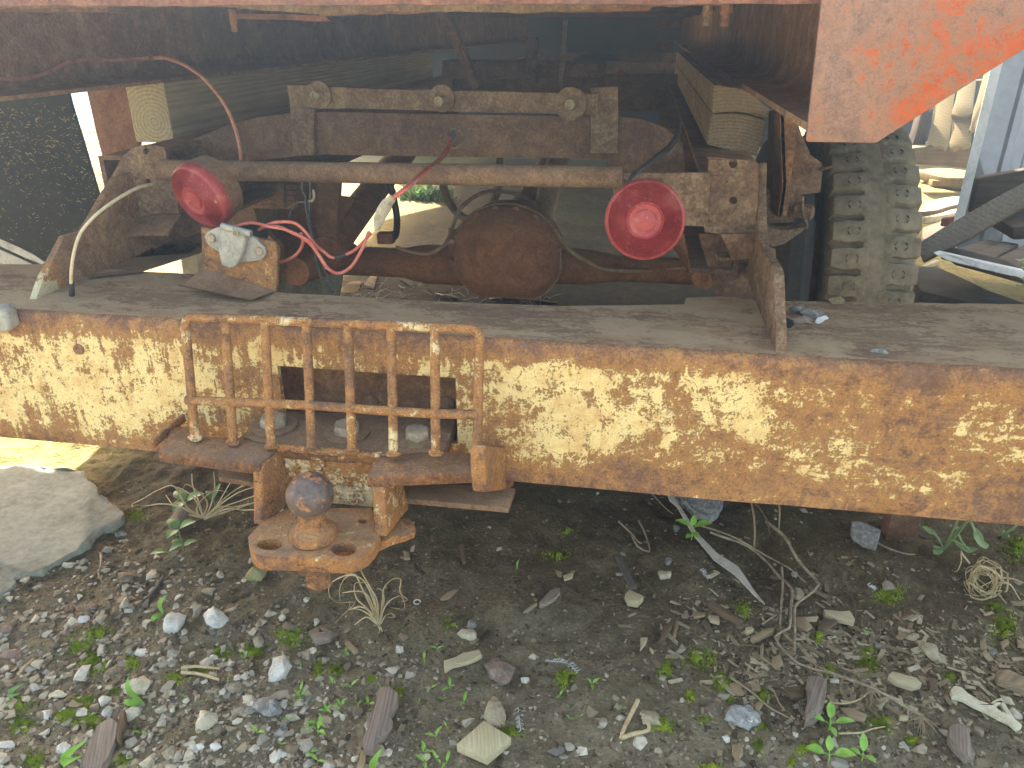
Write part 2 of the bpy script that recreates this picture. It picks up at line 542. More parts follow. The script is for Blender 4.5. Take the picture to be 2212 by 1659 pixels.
def soil_mat():
    n = NB('dark soil shaded under truck')
    v = n.position()
    xyz = n.sep(v)
    big = n.noise(v, 3.2, 6, .6, .5)
    mid = n.noise(v, 26, 7, .68, .4)
    fine = n.noise(v, 170, 6, .72)
    f = n.wsum((big, .3), (mid, .4), (fine, .3))
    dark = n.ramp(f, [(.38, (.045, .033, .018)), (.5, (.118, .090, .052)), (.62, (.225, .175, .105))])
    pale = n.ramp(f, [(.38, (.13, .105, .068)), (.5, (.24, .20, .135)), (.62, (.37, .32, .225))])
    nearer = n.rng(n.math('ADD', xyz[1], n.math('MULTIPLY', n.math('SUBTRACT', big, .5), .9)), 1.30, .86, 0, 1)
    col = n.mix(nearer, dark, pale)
    under = n.math('MULTIPLY', n.rng(xyz[1], 1.25, 1.6, 0, 1), n.math('MULTIPLY', n.rng(n.math('ABSOLUTE', n.math('ADD', xyz[0], .35)), .95, .7, 0, 1), n.rng(xyz[1], 3.4, 2.6, 0, 1)))  # shade under the truck, painted into the soil colour
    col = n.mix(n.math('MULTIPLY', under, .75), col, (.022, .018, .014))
    mossm = n.math('MULTIPLY', n.rng(n.noise(v, 9, 6, .65, .6), .56, .66, 0, 1), n.rng(fine, .42, .6, 0, 1))
    col = n.mix(n.math('MULTIPLY', mossm, .55), col, (.085, .098, .022))
    bits = n.rng(n.noise(n.map(v, (1, 1, 1)), 330, 3, .55), .66, .70, 0, .7)
    col = n.mix(bits, col, (.34, .28, .19))
    straw = n.ramp(n.wsum((n.noise(n.map(v, (1, 3, 1)), 40, 7, .7), .6), (mid, .4)), [(.34, (.17, .13, .045)), (.5, (.34, .27, .10)), (.66, (.50, .42, .19))])
    side = n.rng(n.math('ABSOLUTE', n.math('ADD', xyz[0], .3)), 1.1, 1.5, 0, 1)
    far = n.math('MAXIMUM', n.math('MULTIPLY', n.math('MAXIMUM', side, n.rng(xyz[1], 6, 8, 0, 1)), n.rng(n.math('ADD', xyz[1], n.math('MULTIPLY', big, 1.2)), 3.0, 4.2, 0, .85)),
                 n.rng(n.math('ADD', xyz[0], n.math('MULTIPLY', mid, .3)), -.95, -1.15, 0, .8))
    far = n.math('MAXIMUM', far, n.rng(xyz[1], -.2, -1.2, 0, .9))
    col = n.mix(far, col, straw)
    green = n.math('MULTIPLY', n.rng(n.noise(v, 2.2, 6, .65), .52, .6, 0, .6), n.rng(xyz[1], 3.8, 4.6, 0, 1))
    col = n.mix(green, col, (.11, .15, .04))
    n.bump(n.wsum((fine, .7), (mid, .8), (n.vor(v, 120), .5)), .9, .006)
    return n.fin(col, .92, .15)


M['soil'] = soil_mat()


def slab_mat():
    n = NB('grey green flagstone')
    v = n.position()
    f = n.wsum((n.noise(v, 7, 6, .6, .4), .5), (n.noise(v, 60, 7, .7), .5))
    col = n.ramp(f, [(.36, (.20, .205, .165)), (.5, (.32, .325, .275)), (.66, (.45, .45, .40))])
    col = n.mix(n.rng(n.noise(v, 16, 6, .7), .55, .66, 0, .6), col, (.20, .165, .10))
    n.bump(f, .6, .004)
    return n.fin(col, .85, .25)


M['slab'] = slab_mat()


# ------------------------------------------------------------------ mesh helpers
def smooth_path(pts, k=6):
    pts = [Vector(p) for p in pts]
    if len(pts) < 3:
        return pts
    out = []
    q = [pts[0] * 2 - pts[1]] + pts + [pts[-1] * 2 - pts[-2]]
    for i in range(1, len(q) - 2):
        a, b, c, d = q[i - 1], q[i], q[i + 1], q[i + 2]
        for j in range(k):
            t = j / k
            out.append(.5 * ((2 * b) + (c - a) * t + (2 * a - 5 * b + 4 * c - d) * t * t + (3 * b - a - 3 * c + d) * t ** 3))
    out.append(pts[-1])
    return out


def jitter(poly, seg=.012, amp=.0012, seed=0):
    out = []
    n = len(poly)
    for i in range(n):
        a, b = Vector(poly[i]), Vector(poly[(i + 1) % n])
        L = (b - a).length
        k = max(1, int(L / seg))
        for j in range(k):
            p = a.lerp(b, j / k)
            if j:
                nv = mnoise.noise_vector(p * 60 + Vector((seed, seed, seed)))
                p = p + nv * amp
            out.append(p)
    return out


class MB:
    def __init__(s):
        s.bm = bmesh.new()

    def face(s, pts):
        vs = [s.bm.verts.new(p) for p in pts]
        try:
            s.bm.faces.new(vs)
        except ValueError:
            pass
        return s

    def prism(s, outer, ex, holes=()):
        ex = Vector(ex)
        loops = [[Vector(p) for p in outer]] + [[Vector(p) for p in h] for h in holes]
        tops = [[s.bm.verts.new(p) for p in L] for L in loops]
        bots = [[s.bm.verts.new(p + ex) for p in L] for L in loops]
        if not holes:
            s.bm.faces.new(tops[0])
            s.bm.faces.new(list(reversed(bots[0])))
        else:
            ft = [v for L in tops for v in L]
            fb = [v for L in bots for v in L]
            for t in tessellate_polygon(loops):
                if len(set(t)) == 3:
                    s.bm.faces.new([ft[i] for i in t])
                    s.bm.faces.new([fb[i] for i in reversed(t)])
        for T, B in zip(tops, bots):
            k = len(T)
            for i in range(k):
                j = (i + 1) % k
                s.bm.faces.new([T[j], T[i], B[i], B[j]])
        return s

    def box(s, a, b):
        (x0, y0, z0), (x1, y1, z1) = a, b
        return s.prism([(x0, y0, z0), (x1, y0, z0), (x1, y0, z1), (x0, y0, z1)], (0, y1 - y0, 0))

    def bar(s, p0, p1, w, h, up=(0, 0, 1)):
        p0, p1 = Vector(p0), Vector(p1)
        d = (p1 - p0).normalized()
        sd = d.cross(Vector(up)).normalized() * (w / 2)
        u = sd.cross(d).normalized() * (h / 2)
        return s.prism([p0 - sd - u, p0 + sd - u, p0 + sd + u, p0 - sd + u], p1 - p0)

    def tube(s, pts, r, seg=10, cap=True, smooth=0, flat=1.0):
        P = smooth_path(pts, smooth) if smooth else [Vector(p) for p in pts]
        n = len(P)
        rings = []
        nrm = None
        for i, p in enumerate(P):
            t = (P[min(i + 1, n - 1)] - P[max(i - 1, 0)])
            if t.length < 1e-9:
                t = Vector((0, 0, 1))
            t.normalize()
            if nrm is None:
                nrm = t.orthogonal().normalized()
            else:
                nrm = (nrm - t * nrm.dot(t))
                nrm = nrm.normalized() if nrm.length > 1e-6 else t.orthogonal().normalized()
            bi = t.cross(nrm)
            rr = r(i / max(1, n - 1)) if callable(r) else r
            rings.append([s.bm.verts.new(p + (nrm * math.cos(a) + bi * math.sin(a) * flat) * rr)
                          for a in [2 * math.pi * k / seg for k in range(seg)]])
        for A, B in zip(rings, rings[1:]):
            for k in range(seg):
                j = (k + 1) % seg
                s.bm.faces.new([A[k], A[j], B[j], B[k]])
        if cap:
            s.bm.faces.new(list(reversed(rings[0])))
            s.bm.faces.new(rings[-1])
        return s

    def lathe(s, prof, c, axis, seg=40, hexed=False):
        c, ax = Vector(c), Vector(axis).normalized()
        u = ax.orthogonal().normalized()
        w = ax.cross(u)
        rings = []
        for r, h in prof:
            if r < 1e-6:
                rings.append([s.bm.verts.new(c + ax * h)])
            else:
                rings.append([s.bm.verts.new(c + ax * h + (u * math.cos(a) + w * math.sin(a)) * r)
                              for a in [2 * math.pi * k / seg for k in range(seg)]])
        for A, B in zip(rings, rings[1:]):
            for k in range(seg):
                j = (k + 1) % seg
                if len(A) == 1 and len(B) == 1:
                    continue
                if len(A) == 1:
                    s.bm.faces.new([A[0], B[j], B[k]])
                elif len(B) == 1:
                    s.bm.faces.new([A[k], A[j], B[0]])
                else:
                    s.bm.faces.new([A[k], A[j], B[j], B[k]])
        for R, rev in ((rings[0], True), (rings[-1], False)):
            if len(R) > 1:
                s.bm.faces.new(list(reversed(R)) if rev else R)
        return s

    def sphere(s, c, r, sub=3):
        m = Matrix.Translation(Vector(c))
        if isinstance(r, (tuple, list)):
            m = m @ Matrix.Diagonal((*r, 1))
            bmesh.ops.create_icosphere(s.bm, subdivisions=sub, radius=1, matrix=m)
        else:
            bmesh.ops.create_icosphere(s.bm, subdivisions=sub, radius=r, matrix=m)
        return s

    def rough(s, amp=.001, freq=70):
        for v in s.bm.verts:
            v.co += mnoise.noise_vector(v.co * freq) * amp
        return s

    def mesh(s, name, mat, base=(0, 0, 0), bevel=0, smooth=38, seg=2):
        bm = s.bm
        bmesh.ops.recalc_face_normals(bm, faces=bm.faces)
        if bevel:
            ed = [e for e in bm.edges if len(e.link_faces) == 2 and e.calc_face_angle(0) > math.radians(38)]
            bmesh.ops.bevel(bm, geom=ed, offset=bevel, segments=seg, affect='EDGES', profile=.5, clamp_overlap=True)
        b = Vector(base)
        for v in bm.verts:
            v.co -= b
        me = bpy.data.meshes.new(name)
        bm.to_mesh(me)
        bm.free()
        me.polygons.foreach_set('use_smooth', [True] * len(me.polygons))
        me.set_sharp_from_angle(angle=math.radians(smooth))
        me.materials.append(mat)
        return me


BASES = {}


def props(o, label=None, cat=None, group=None, kind=None):
    for k, v in (('label', label), ('category', cat), ('group', group), ('kind', kind)):
        if v:
            o[k] = v
    return o


def thing(name, label, cat, loc, group=None):
    o = bpy.data.objects.new(name, None)
    o.location = loc
    o.empty_display_size = .05
    COL.objects.link(o)
    BASES[o.name] = Vector(loc)
    return props(o, label, cat, group)


def part(name, mb, mat, parent, label=None, bevel=0, smooth=38, kind=None, seg=2):
    base = BASES[parent.name]
    me = mb.mesh(name, mat, base, bevel, smooth, seg)
    o = bpy.data.objects.new(name, me)
    COL.objects.link(o)
    o.parent = parent
    BASES[o.name] = base
    return props(o, label, kind=kind)


def solo(name, mb, mat, loc, label, cat, group=None, bevel=0, smooth=38, kind=None, seg=2):
    me = mb.mesh(name, mat, loc, bevel, smooth, seg)
    o = bpy.data.objects.new(name, me)
    o.location = loc
    COL.objects.link(o)
    BASES[o.name] = Vector(loc)
    return props(o, label, cat, group, kind)


def dup(o, name=None):
    c = o.copy()
    COL.objects.link(c)
    return c


def ell(fr, cx, cy, rx, ry, fn, k=18):
    return [fn(fr, cx + rx * math.cos(2 * math.pi * i / k), cy + ry * math.sin(2 * math.pi * i / k)) for i in range(k)]


def npmesh(name, verts, faces, mat, tint=None, smooth=False):
    me = bpy.data.meshes.new(name)
    me.from_pydata(verts, [], faces) if not isinstance(faces, np.ndarray) else None
    if isinstance(faces, np.ndarray):
        nf, k = faces.shape
        me.vertices.add(len(verts))
        me.vertices.foreach_set('co', np.asarray(verts, np.float32).ravel())
        me.loops.add(nf * k)
        me.loops.foreach_set('vertex_index', faces.astype(np.int32).ravel())
        me.polygons.add(nf)
        me.polygons.foreach_set('loop_start', np.arange(0, nf * k, k, dtype=np.int32))
        me.update(calc_edges=True)
    me.polygons.foreach_set('use_smooth', [smooth] * len(me.polygons))
    me.materials.append(mat)
    if tint is not None:
        at = me.attributes.new('tint', 'FLOAT', 'POINT')
        at.data.foreach_set('value', np.asarray(tint, np.float32))
    o = bpy.data.objects.new(name, me)
    COL.objects.link(o)
    return o

# ================================================================== SETTING
def axis_steps(lo, d0, d1, step, hi):
    a = list(np.arange(d0, d1, step))
    s, p = step, d1
    while p < hi:
        a.append(p)
        s *= 1.18
        p += s
    a.append(hi)
    s, p = step, d0
    left = []
    while True:
        s *= 1.18
        p -= s
        if p <= lo:
            break
        left.append(p)
    left.append(lo)
    return np.array(left[::-1] + a)


gxs = axis_steps(-60, -1.75, 1.25, .0085, 60)
gys = axis_steps(-60, .55, 2.1, .0085, 60)
GX, GY = np.meshgrid(gxs, gys)
GZ = gz(GX, GY)
nx, ny = len(gxs), len(gys)
idx = np.arange(nx * ny).reshape(ny, nx)
gf = np.stack([idx[:-1, :-1], idx[:-1, 1:], idx[1:, 1:], idx[1:, :-1]], -1).reshape(-1, 4)
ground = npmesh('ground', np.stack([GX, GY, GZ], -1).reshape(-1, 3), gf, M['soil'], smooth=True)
props(ground, 'dark soil with moss and gravel, shade painted in under the truck', kind='structure')

# ================================================================== TRUCK
TRUCK = thing('farm_truck', 'old rusted flatbed farm truck seen from behind with cream bumper and two red tail lights', 'truck', (-.3, 2.1, 0))
YB, ZT, ZB = .818, .62, .43         # bumper face, top, bottom
XL, XR = -1.45, 1.05

# --- bumper: wavy front sheet with a cut-out, rounded edge, top sheet with a torn rear edge
rl, rr = PY('O', 605, 840, YB).x, PY('O', 985, 850, YB).x
rb, rt = .478, PY('O', 800, 804, YB).z
xs = sorted(set([round(x, 4) for x in np.linspace(XL, XR, 84)] + [rl, rr]))
zz = sorted(set([ZB, .452, .472, rb, .515, .54, rt, .58, .597, .61]))
mb = MB()


def fy(x, z):
    return YB + .0035 * mnoise.noise(Vector((x * 2.5, z * 5, 3))) + .0010 * mnoise.noise(Vector((x * 17, z * 17, 1)))


def fz(x, z):
    return z + (.004 * mnoise.noise(Vector((x * 3, 0, 7))) + .0012 * mnoise.noise(Vector((x * 30, 0, 7))) if z == ZB else 0)


rows = [[mb.bm.verts.new((x, fy(x, z), fz(x, z))) for x in xs] for z in zz]
for i in range(len(zz) - 1):
    for j in range(len(xs) - 1):
        if rl - 1e-6 <= xs[j] < rr - 1e-6 and rb - 1e-6 <= zz[i] < rt - 1e-6:
            continue
        mb.bm.faces.new([rows[i][j], rows[i][j + 1], rows[i + 1][j + 1], rows[i + 1][j]])
for i in range(len(zz) - 1):      # thickness of the cut-out
    if rb <= zz[i] < rt - 1e-6:
        for x in (rl, rr):
            j = xs.index(x)
            a, b = rows[i][j].co, rows[i + 1][j].co
            mb.face([a, b, b + Vector((0, .008, 0)), a + Vector((0, .008, 0))])
prev = rows[-1]
for k in range(1, 5):
    a = math.pi / 2 * k / 4
    cur = [mb.bm.verts.new((x, fy(x, .61) + .010 * (1 - math.cos(a)), .61 + .010 * math.sin(a) + .0008 * mnoise.noise(Vector((x * 25, 0, k))))) for x in xs]
    for j in range(len(xs) - 1):
        mb.bm.faces.new([prev[j], prev[j + 1], cur[j + 1], cur[j]])
    prev = cur
prev = rows[0]
for yo, zo in ((.006, -.004), (.012, -.005), (.15, -.005)):
    cur = [mb.bm.verts.new((x, YB + yo, ZB + zo)) for x in xs]
    for j in range(len(xs) - 1):
        mb.bm.faces.new([prev[j + 1], prev[j], cur[j], cur[j + 1]])
    prev = cur
BUMPER = part('bumper', mb, M['bumper'], TRUCK, 'rear bumper with peeling cream paint', smooth=50)

far_px = [(-420, 567), (91, 571), (309, 586), (417, 592), (590, 600), (599, 631), (760, 641), (1000, 654), (1215, 661), (1478, 658), (1482, 643), (1555, 640),
          (1680, 650), (2212, 657), (2600, 663)]
far_pts = [PZ('O', u, v, ZT) for u, v in far_px]
near_pts = [Vector((x, YB + .0102, ZT)) for x in (XR, XL)]
mb = MB()
far_pts = [p for p in far_pts if XL < p.x < XR]
torn = []
for a_, b_ in zip(far_pts, far_pts[1:]):
    k_ = max(1, int((b_ - a_).length / .03))
    for j in range(k_):
        q = a_.lerp(b_, j / k_)
        torn.append(q + Vector((0, .003 * mnoise.noise(q * 40), 0)))
torn = [Vector((XL, far_pts[0].y, ZT))] + torn + [Vector((XR, far_pts[-1].y, ZT))]
mb.prism(torn + near_pts, (0, 0, -.007))
part('bumper_top', mb, M['bumper_top'], BUMPER, 'dusty brown top of the bumper', smooth=30)
mb = MB()
mb.box((rl - .03, YB + .060, rb - .03), (rr + .03, YB + .068, rt + .03))
mb.box((rl - .03, YB + .008, rt + .003), (rr + .03, YB + .060, rt + .010))
part('recess_back', mb, M['frame'], BUMPER, smooth=30)
for u in (632, 690, 740, 800, 870, 930, 965):
    p = PY('O', u, 862 + (u - 632) * .03, YB + .06)
    if u in (632, 800, 965):
        part('rivet', MB().lathe([(.011, 0), (.011, .003), (.007, .007), (0, .008)], p, (0, -1, 0), 14), M['frame'], BUMPER)
p = PY('E', 510, 1215, YB)
part('plug_bolt', MB().lathe([(.0075, 0), (.0065, .003), (.003, .0035), (0, .001)], p - Vector((0, .0005, 0)), (0, -1, 0), 16), M['frame'], BUMPER)

# --- hitch bolted under the bumper
ZLED, ZPL = .487, .42
HITCH = None
led = [('a', 140, 655), ('a', 240, 560), ('a', 290, 372), ('a', 500, 372), ('a', 610, 485), ('a', 1050, 495), ('a', 1115, 440), ('a', 1200, 360), ('O', 609, 886),
       ('O', 982, 893), ('b', 1500, 330), ('b', 1400, 650), ('b', 1790, 672), ('b', 1765, 880), ('b', 505, 935), ('b', 640, 700), ('a', 1500, 615), ('a', 1275, 800)]
mb = MB().prism([PZ(f, x, y, ZLED) for f, x, y in led], (0, 0, -.016))
HITCH = part('trailer_hitch', mb, M['ledge'], TRUCK, 'orange brown ball hitch bolted to the bumper', bevel=.003)
# bolted plate is a smoother sheet lying on the ledge
pl = [('a', 1085, 490), ('a', 1210, 362), ('O', 613, 890), ('O', 978, 896), ('b', 1490, 345), ('b', 1385, 640), ('b', 690, 690), ('a', 1520, 600)]
part('bolt_plate', MB().prism([PZ(f, x, y, ZLED + .0035) for f, x, y in pl], (0, 0, -.003)), M['tube'], HITCH, bevel=.001)
# pocket walls
A_, B_ = PZ('a', 1275, 800, ZLED), PZ('a', 1500, 615, ZLED)
C_, D_ = PZ('b', 640, 700, ZLED), PZ('b', 505, 935, ZLED)
rear_y = (B_.y + C_.y) / 2
c4, d4 = PZ('c', 330, 560, ZPL), PZ('c', 1620, 690, ZPL)
cor = M['hitch']
mb = MB()
mb.prism([(B_.x - .02, rear_y, ZLED - .001), (C_.x + .02, rear_y, ZLED - .001), (C_.x + .02, rear_y + .004, ZPL - .01), (B_.x - .03, rear_y + .004, ZPL - .01)], (0, .014, 0))
mb2 = MB()
for k in range(34):
    q = Vector((B_.x + (C_.x - B_.x) * random.random(), rear_y, ZPL + .062 * random.random()))
    mb.sphere(q, (.003 + .004 * random.random(), .002, .002 + .004 * random.random()), 2)
fc = bpy.data.curves.new('cast_letters', 'FONT')
fc.body = 'EB'
fc.size = .022
fc.extrude = .0012
fo_ = bpy.data.objects.new('cast_letters', fc)
tm = bpy.data.meshes.new_from_object(fo_)
bpy.data.objects.remove(fo_)
pl_ = PY('c', 1270, 330, rear_y - .0008)
tb = bmesh.new()
tb.from_mesh(tm)
tb.transform(Matrix.Translation(pl_) @ Matrix.Rotation(math.radians(90), 4, 'X'))
mbt = MB()
mbt.bm.free()
mbt.bm = tb
part('cast_letters', mbt, M['pocket'], HITCH)
wl = MB().tube([Vector((B_.x - .005, rear_y - .001, ZLED + .001)).lerp(Vector((C_.x + .005, rear_y - .001, ZLED + .001)), k / 20) for k in range(21)], .0045, 8).rough(.003, 150)
part('weld', wl, M['pocket'], HITCH, smooth=60)
part('pocket_back', mb.rough(.0012, 90), M['pocket'], HITCH, bevel=0)
mb = MB().prism([A_ + Vector((.001, .004, -.001)), Vector((B_.x, rear_y + .004, ZLED - .001)), Vector((c4.x + .02, rear_y + .004, ZPL - .004)), Vector((c4.x, c4.y, ZPL - .004))], (-.012, 0, 0))
part('pocket_side', mb, cor, HITCH, bevel=.003, seg=3)
mb = MB().prism([D_ + Vector((.004, .004, -.015)), Vector((C_.x + .004, rear_y + .02, ZLED - .015)), Vector((d4.x - .004, rear_y + .02, ZPL - .02)), Vector((d4.x - .006, d4.y, ZPL - .004))], (.016, 0, 0))
part('pocket_side', mb, cor, HITCH, bevel=.004, seg=3)
# ball plate with its slots
out = zs('c', [(325, 545), (250, 640), (175, 715), (182, 790), (205, 860), (260, 910), (340, 935), (560, 938), (800, 946), (1100, 965), (1280, 970), (1400, 940), (1500, 880), (1570, 800),
               (1640, 690), (1590, 600), (1545, 395), (620, 400)], ZPL)
holes = [ell('c', 415, 800, 140, 62, lambda f, x, y: PZ(f, x, y, ZPL)), ell('c', 1235, 852, 140, 78, lambda f, x, y: PZ(f, x, y, ZPL)),
         ell('c', 1445, 540, 52, 27, lambda f, x, y: PZ(f, x, y, ZPL), 12)]
part('ball_plate', MB().prism(out, (0, 0, -.019), holes), M['hitch'], HITCH, bevel=.0022)
bc0 = PZ('c', 905, 718, ZPL)
ball = EYE + ray('c', 862, 255) * ((bc0.y + .004) / ray('c', 862, 255).y)
R_ = 51 * (ball - EYE).dot(_FW) / FOC
ax = Vector((ball.x - bc0.x, ball.y - bc0.y, ball.z - ZPL)).normalized()
hh = (ball - Vector((bc0.x, bc0.y, ZPL))).length
part('ball_shank', MB().lathe([(R_ * 1.02, 0), (R_ * 1.03, .004), (R_ * .98, .010), (R_ * .72, .015), (R_ * .60, .018), (R_ * .585, hh - R_ * .8)], Vector((bc0.x, bc0.y, ZPL)), ax, 36), M['hitch'], HITCH)
part('tow_ball', MB().sphere(ball, R_, 4), M['ball'], HITCH, smooth=80)
nut = PZ('c', 930, 1080, ZPL - .025)
nb_ = Vector((bc0.x, bc0.y, ZPL - .019))
part('shank_nut', MB().lathe([(.023, 0), (.023, -.024), (.0165, -.026), (.0165, -.046), (.012, -.050), (0, -.050)], nb_, (0, 0, 1), 6).rough(.0015, 120), M['socket_plate'], HITCH)
part('side_lug', MB().prism(zs('c', [(1600, 800), (1780, 720), (1900, 690), (2015, 645), (2030, 580), (1960, 500), (1860, 510), (1760, 480), (1640, 600)], ZPL - .012), (0, 0, -.012)).rough(.0015, 90), M['hitch'], HITCH, bevel=.002)
# washers and bolts
for fr, x, y, rw in [('a', 1440, 320, 258), ('b', 300, 400, 250), ('b', 1075, 460, 240)]:
    q = PZ(fr, x, y + 60, ZLED + .004)
    rw_ = rw * .1953 * (q - EYE).dot(_FW) / FOC
    part('washer', MB().lathe([(rw_, 0), (rw_, .0028), (rw_ * .96, .0035), (rw_ * .5, .0035)], q, (0, 0, 1), 32), M['tube'], HITCH)
    rb_ = rw_ * .60
    part('bolt', MB().lathe([(rb_, .0035), (rb_, .011), (rb_ * .88, .0145), (rb_ * .80, .0148), (rb_ * .4, .0150), (0, .0150)], q, Vector((.06, -.05, 1)), 6), M['bolt_pale'], HITCH, bevel=.001)
# end caps of the ledges and clamp strip below
pc = PY('b', 1850, 1110, .70)
XC = pc.x
side = [PX('b', x, y, XC) for x, y in [(1850, 1110), (1830, 800), (1840, 590), (2130, 630), (2150, 1045), (2050, 1085)]]
part('end_cap', MB().prism(side, (-.017, 0, 0)), M['hitch'], HITCH, bevel=.003, seg=3)
pl = PZ('a', 255, 450, ZLED)
part('end_cap', MB().box((pl.x - .004, .742, ZLED - .006), (pl.x + .001, YB - .004, ZLED + .006)), M['hitch'], HITCH, bevel=.002)
zc = ZB - .012
part('clamp_strip', MB().prism([PZ('b', 800, 1165, zc), PZ('b', 2085, 1280, zc), PZ('b', 2160, 1060, zc), PZ('b', 800, 980, zc)], (0, 0, -.008)), M['tube'], HITCH, bevel=.001)
part('clamp_strip', MB().prism([PZ('c', -150, 50, zc), PZ('c', 260, 118, zc), PZ('c', 260, 20, zc), PZ('c', -150, -70, zc)], (0, 0, -.008)), M['tube'], HITCH, bevel=.001)
part('lower_lip', MB().prism([PZ('b', 505, 938, ZLED - .012), PZ('b', 1765, 884, ZLED - .012), PZ('b', 1765, 884, ZLED - .012) + Vector((0, .010, 0)), PZ('b', 505, 938, ZLED - .012) + Vector((0, .010, 0))], (0, 0, -.010)),
     M['ledge'], HITCH, bevel=.003)
part('lower_lip', MB().prism([PZ('a', 140, 660, ZLED - .012), PZ('a', 1275, 800, ZLED - .012), PZ('a', 1275, 800, ZLED - .012) + Vector((0, .010, 0)), PZ('a', 140, 660, ZLED - .012) + Vector((0, .010, 0))], (0, 0, -.008)),
     M['ledge'], HITCH, bevel=.003)
# guard: bent frame, six bars, one cross bar
YF, YM, YT = .752, .772, .800
tops = [(250, 205), (470, 190), (690, 193), (920, 197), (1150, 201), (1388, 206), (1630, 213), (1875, 262)]
feet = [(304, 775), (515, 800), (725, 822), (950, 832), (1172, 848), (1402, 862), (1636, 856), (1864, 850)]
rg = .0056


def guard_pt(x, y):
    t = (y - 130) / 700
    return PY('I', x, y, YT + (YF - YT) * t)


fl = [feet[0], (258, 240), (250, 190), (252, 150), (268, 126), (300, 120)]
fr_ = [(1780, 180), (1835, 186), (1864, 200), (1876, 230), (1877, 275), feet[-1]]
mid_ = [(600, 130), (1000, 148), (1400, 165)]
part('guard_frame', MB().tube([guard_pt(x, y) for x, y in fl + mid_ + fr_], rg, 14, smooth=5).rough(.0003, 250), M['guard'], HITCH, smooth=70)
for (x0, y0), (x1, y1) in list(zip(tops, feet))[1:-1]:
    top_y = 118 + 62 * (x0 - 270) / 1560
    a_, b_ = guard_pt(x0, top_y + 4), guard_pt(x1, y1)
    part('guard_bar', MB().tube([a_, a_.lerp(b_, .04), a_.lerp(b_, .5), a_.lerp(b_, .95), b_ + (b_ - a_) * .012],
         lambda t: rg * (1.0 + .35 * max(0, (.06 - t) / .06) + .5 * max(0, (t - .94) / .06)), 14, smooth=8).rough(.0003, 250), M['guard'], HITCH, smooth=70)
part('guard_cross_bar', MB().tube([guard_pt(x, y) + Vector((0, -.002, 0)) for x, y in [(262, 572), (725, 590), (950, 601), (1160, 616), (1400, 633), (1630, 646), (1870, 652)]], rg, 14, smooth=4).rough(.0003, 250), M['guard'], HITCH, smooth=70)
for x, y in feet:
    q = guard_pt(x, y + 8)
    part('weld', MB().sphere(q, (.0095, .0075, .004), 2).rough(.0022, 160), M['guard'], HITCH, smooth=60)
for (x, y) in [(492, 581), (708, 590), (936, 601), (1160, 616), (1395, 633), (1633, 646)]:
    part('weld', MB().sphere(guard_pt(x, y) + Vector((0, -.001, 0)), (.0085, .006, .0075), 2).rough(.001, 200), M['guard'], HITCH, smooth=70)

# --- right bracket (holed plate, web, gusset)
XG = PZ('O', 1676, 763, ZT).x
gp = [PX('O', x, y, XG) for x, y in [(1676, 766), (1676, 700), (1671, 585), (1666, 572), (1641, 532), (1637, 470), (1636, 410), (1638, 352)]]
yp = 1.10
back = yp + .06
gp += [Vector((XG, back, gp[-1].z)), Vector((XG, back, ZT))]
BR = part('spring_bracket', MB().prism(jitter(gp, .02, .0008), (.012, 0, 0)), M['bracket'], TRUCK, 'right hand rusty bracket with two bolt holes', bevel=.0015)
hp = ys('d', [(400, 112), (700, 95), (1000, 125), (1085, 165), (1075, 700), (1040, 1150), (560, 1150), (545, 1130), (345, 1110), (300, 900), (360, 500), (390, 250)], yp)
hl = [ell('d', 735, 158, 58, 66, lambda f, x, y: PY(f, x, y, yp)), ell('d', 735, 670, 55, 52, lambda f, x, y: PY(f, x, y, yp))]
part('holed_plate', MB().prism(jitter(hp, .012, .001), (0, .010, 0), hl), M['bracket'], BR, bevel=.0015)
part('top_flange', MB().prism([PY('d', x, y, yp + .004) for x, y in [(360, 70), (1000, 105), (1085, 165), (400, 112)]], (0, .08, 0)), M['frame'], BR)
wp = ys('O', [(1508, 505), (1560, 505), (1676, 540), (1676, 660), (1550, 645)], yp + .045)
part('web_plate', MB().prism(wp, (0, .008, 0)), M['frame'], BR)
part('web_plate', MB().prism(ys('d', [(560, 1140), (1050, 1130), (1050, 1600), (960, 1480), (710, 1495), (640, 1290)], yp - .01), (0, .008, 0)), M['frame'], BR, bevel=.001)
part('stop_tab', MB().prism([PX('d', 960, 1475, XG) + Vector((-.045, 0, 0)), PX('d', 960, 1475, XG), PX('d', 960, 1475, XG) + Vector((0, .05, 0)), PX('d', 960, 1475, XG) + Vector((-.045, .05, 0))], (0, 0, -.006)), M['bracket'], BR, bevel=.0015)

# --- left bracket
XLB = -.795
lp = [PX('f', x, y, XLB) for x, y in [(215, 1880), (300, 1640), (485, 1292), (640, 1250), (700, 1160), (820, 950), (905, 818)]]
lp += [Vector((XLB, 1.20, lp[-1].z + .01)), Vector((XLB, 1.20, ZT))]
BL = part('spring_bracket', MB().prism(jitter(lp, .02, .001), (.011, 0, 0)), M['gusset_left'], TRUCK, 'left hand rusty bracket with scraps of cream paint', bevel=.0015)
yl = 1.12
up = ys('O', [(205, 440), (236, 386), (262, 340), (285, 318), (326, 311), (356, 318), (359, 345), (380, 350), (385, 463), (345, 461), (300, 470), (188, 499)], yl)
hl = [ell('f', 1208, 590, 22, 26, lambda f, x, y: PY(f, x, y, yl), 10), ell('f', 1222, 842, 22, 24, lambda f, x, y: PY(f, x, y, yl), 10)]
part('holed_plate', MB().prism(jitter(up, .015, .0012), (0, .010, 0), hl), M['bracket'], BL, bevel=.0015)
fl_ = [PY('O', x, y, yl - .004) for x, y in [(188, 499), (250, 478), (340, 463), (392, 463)]]
mb = MB()
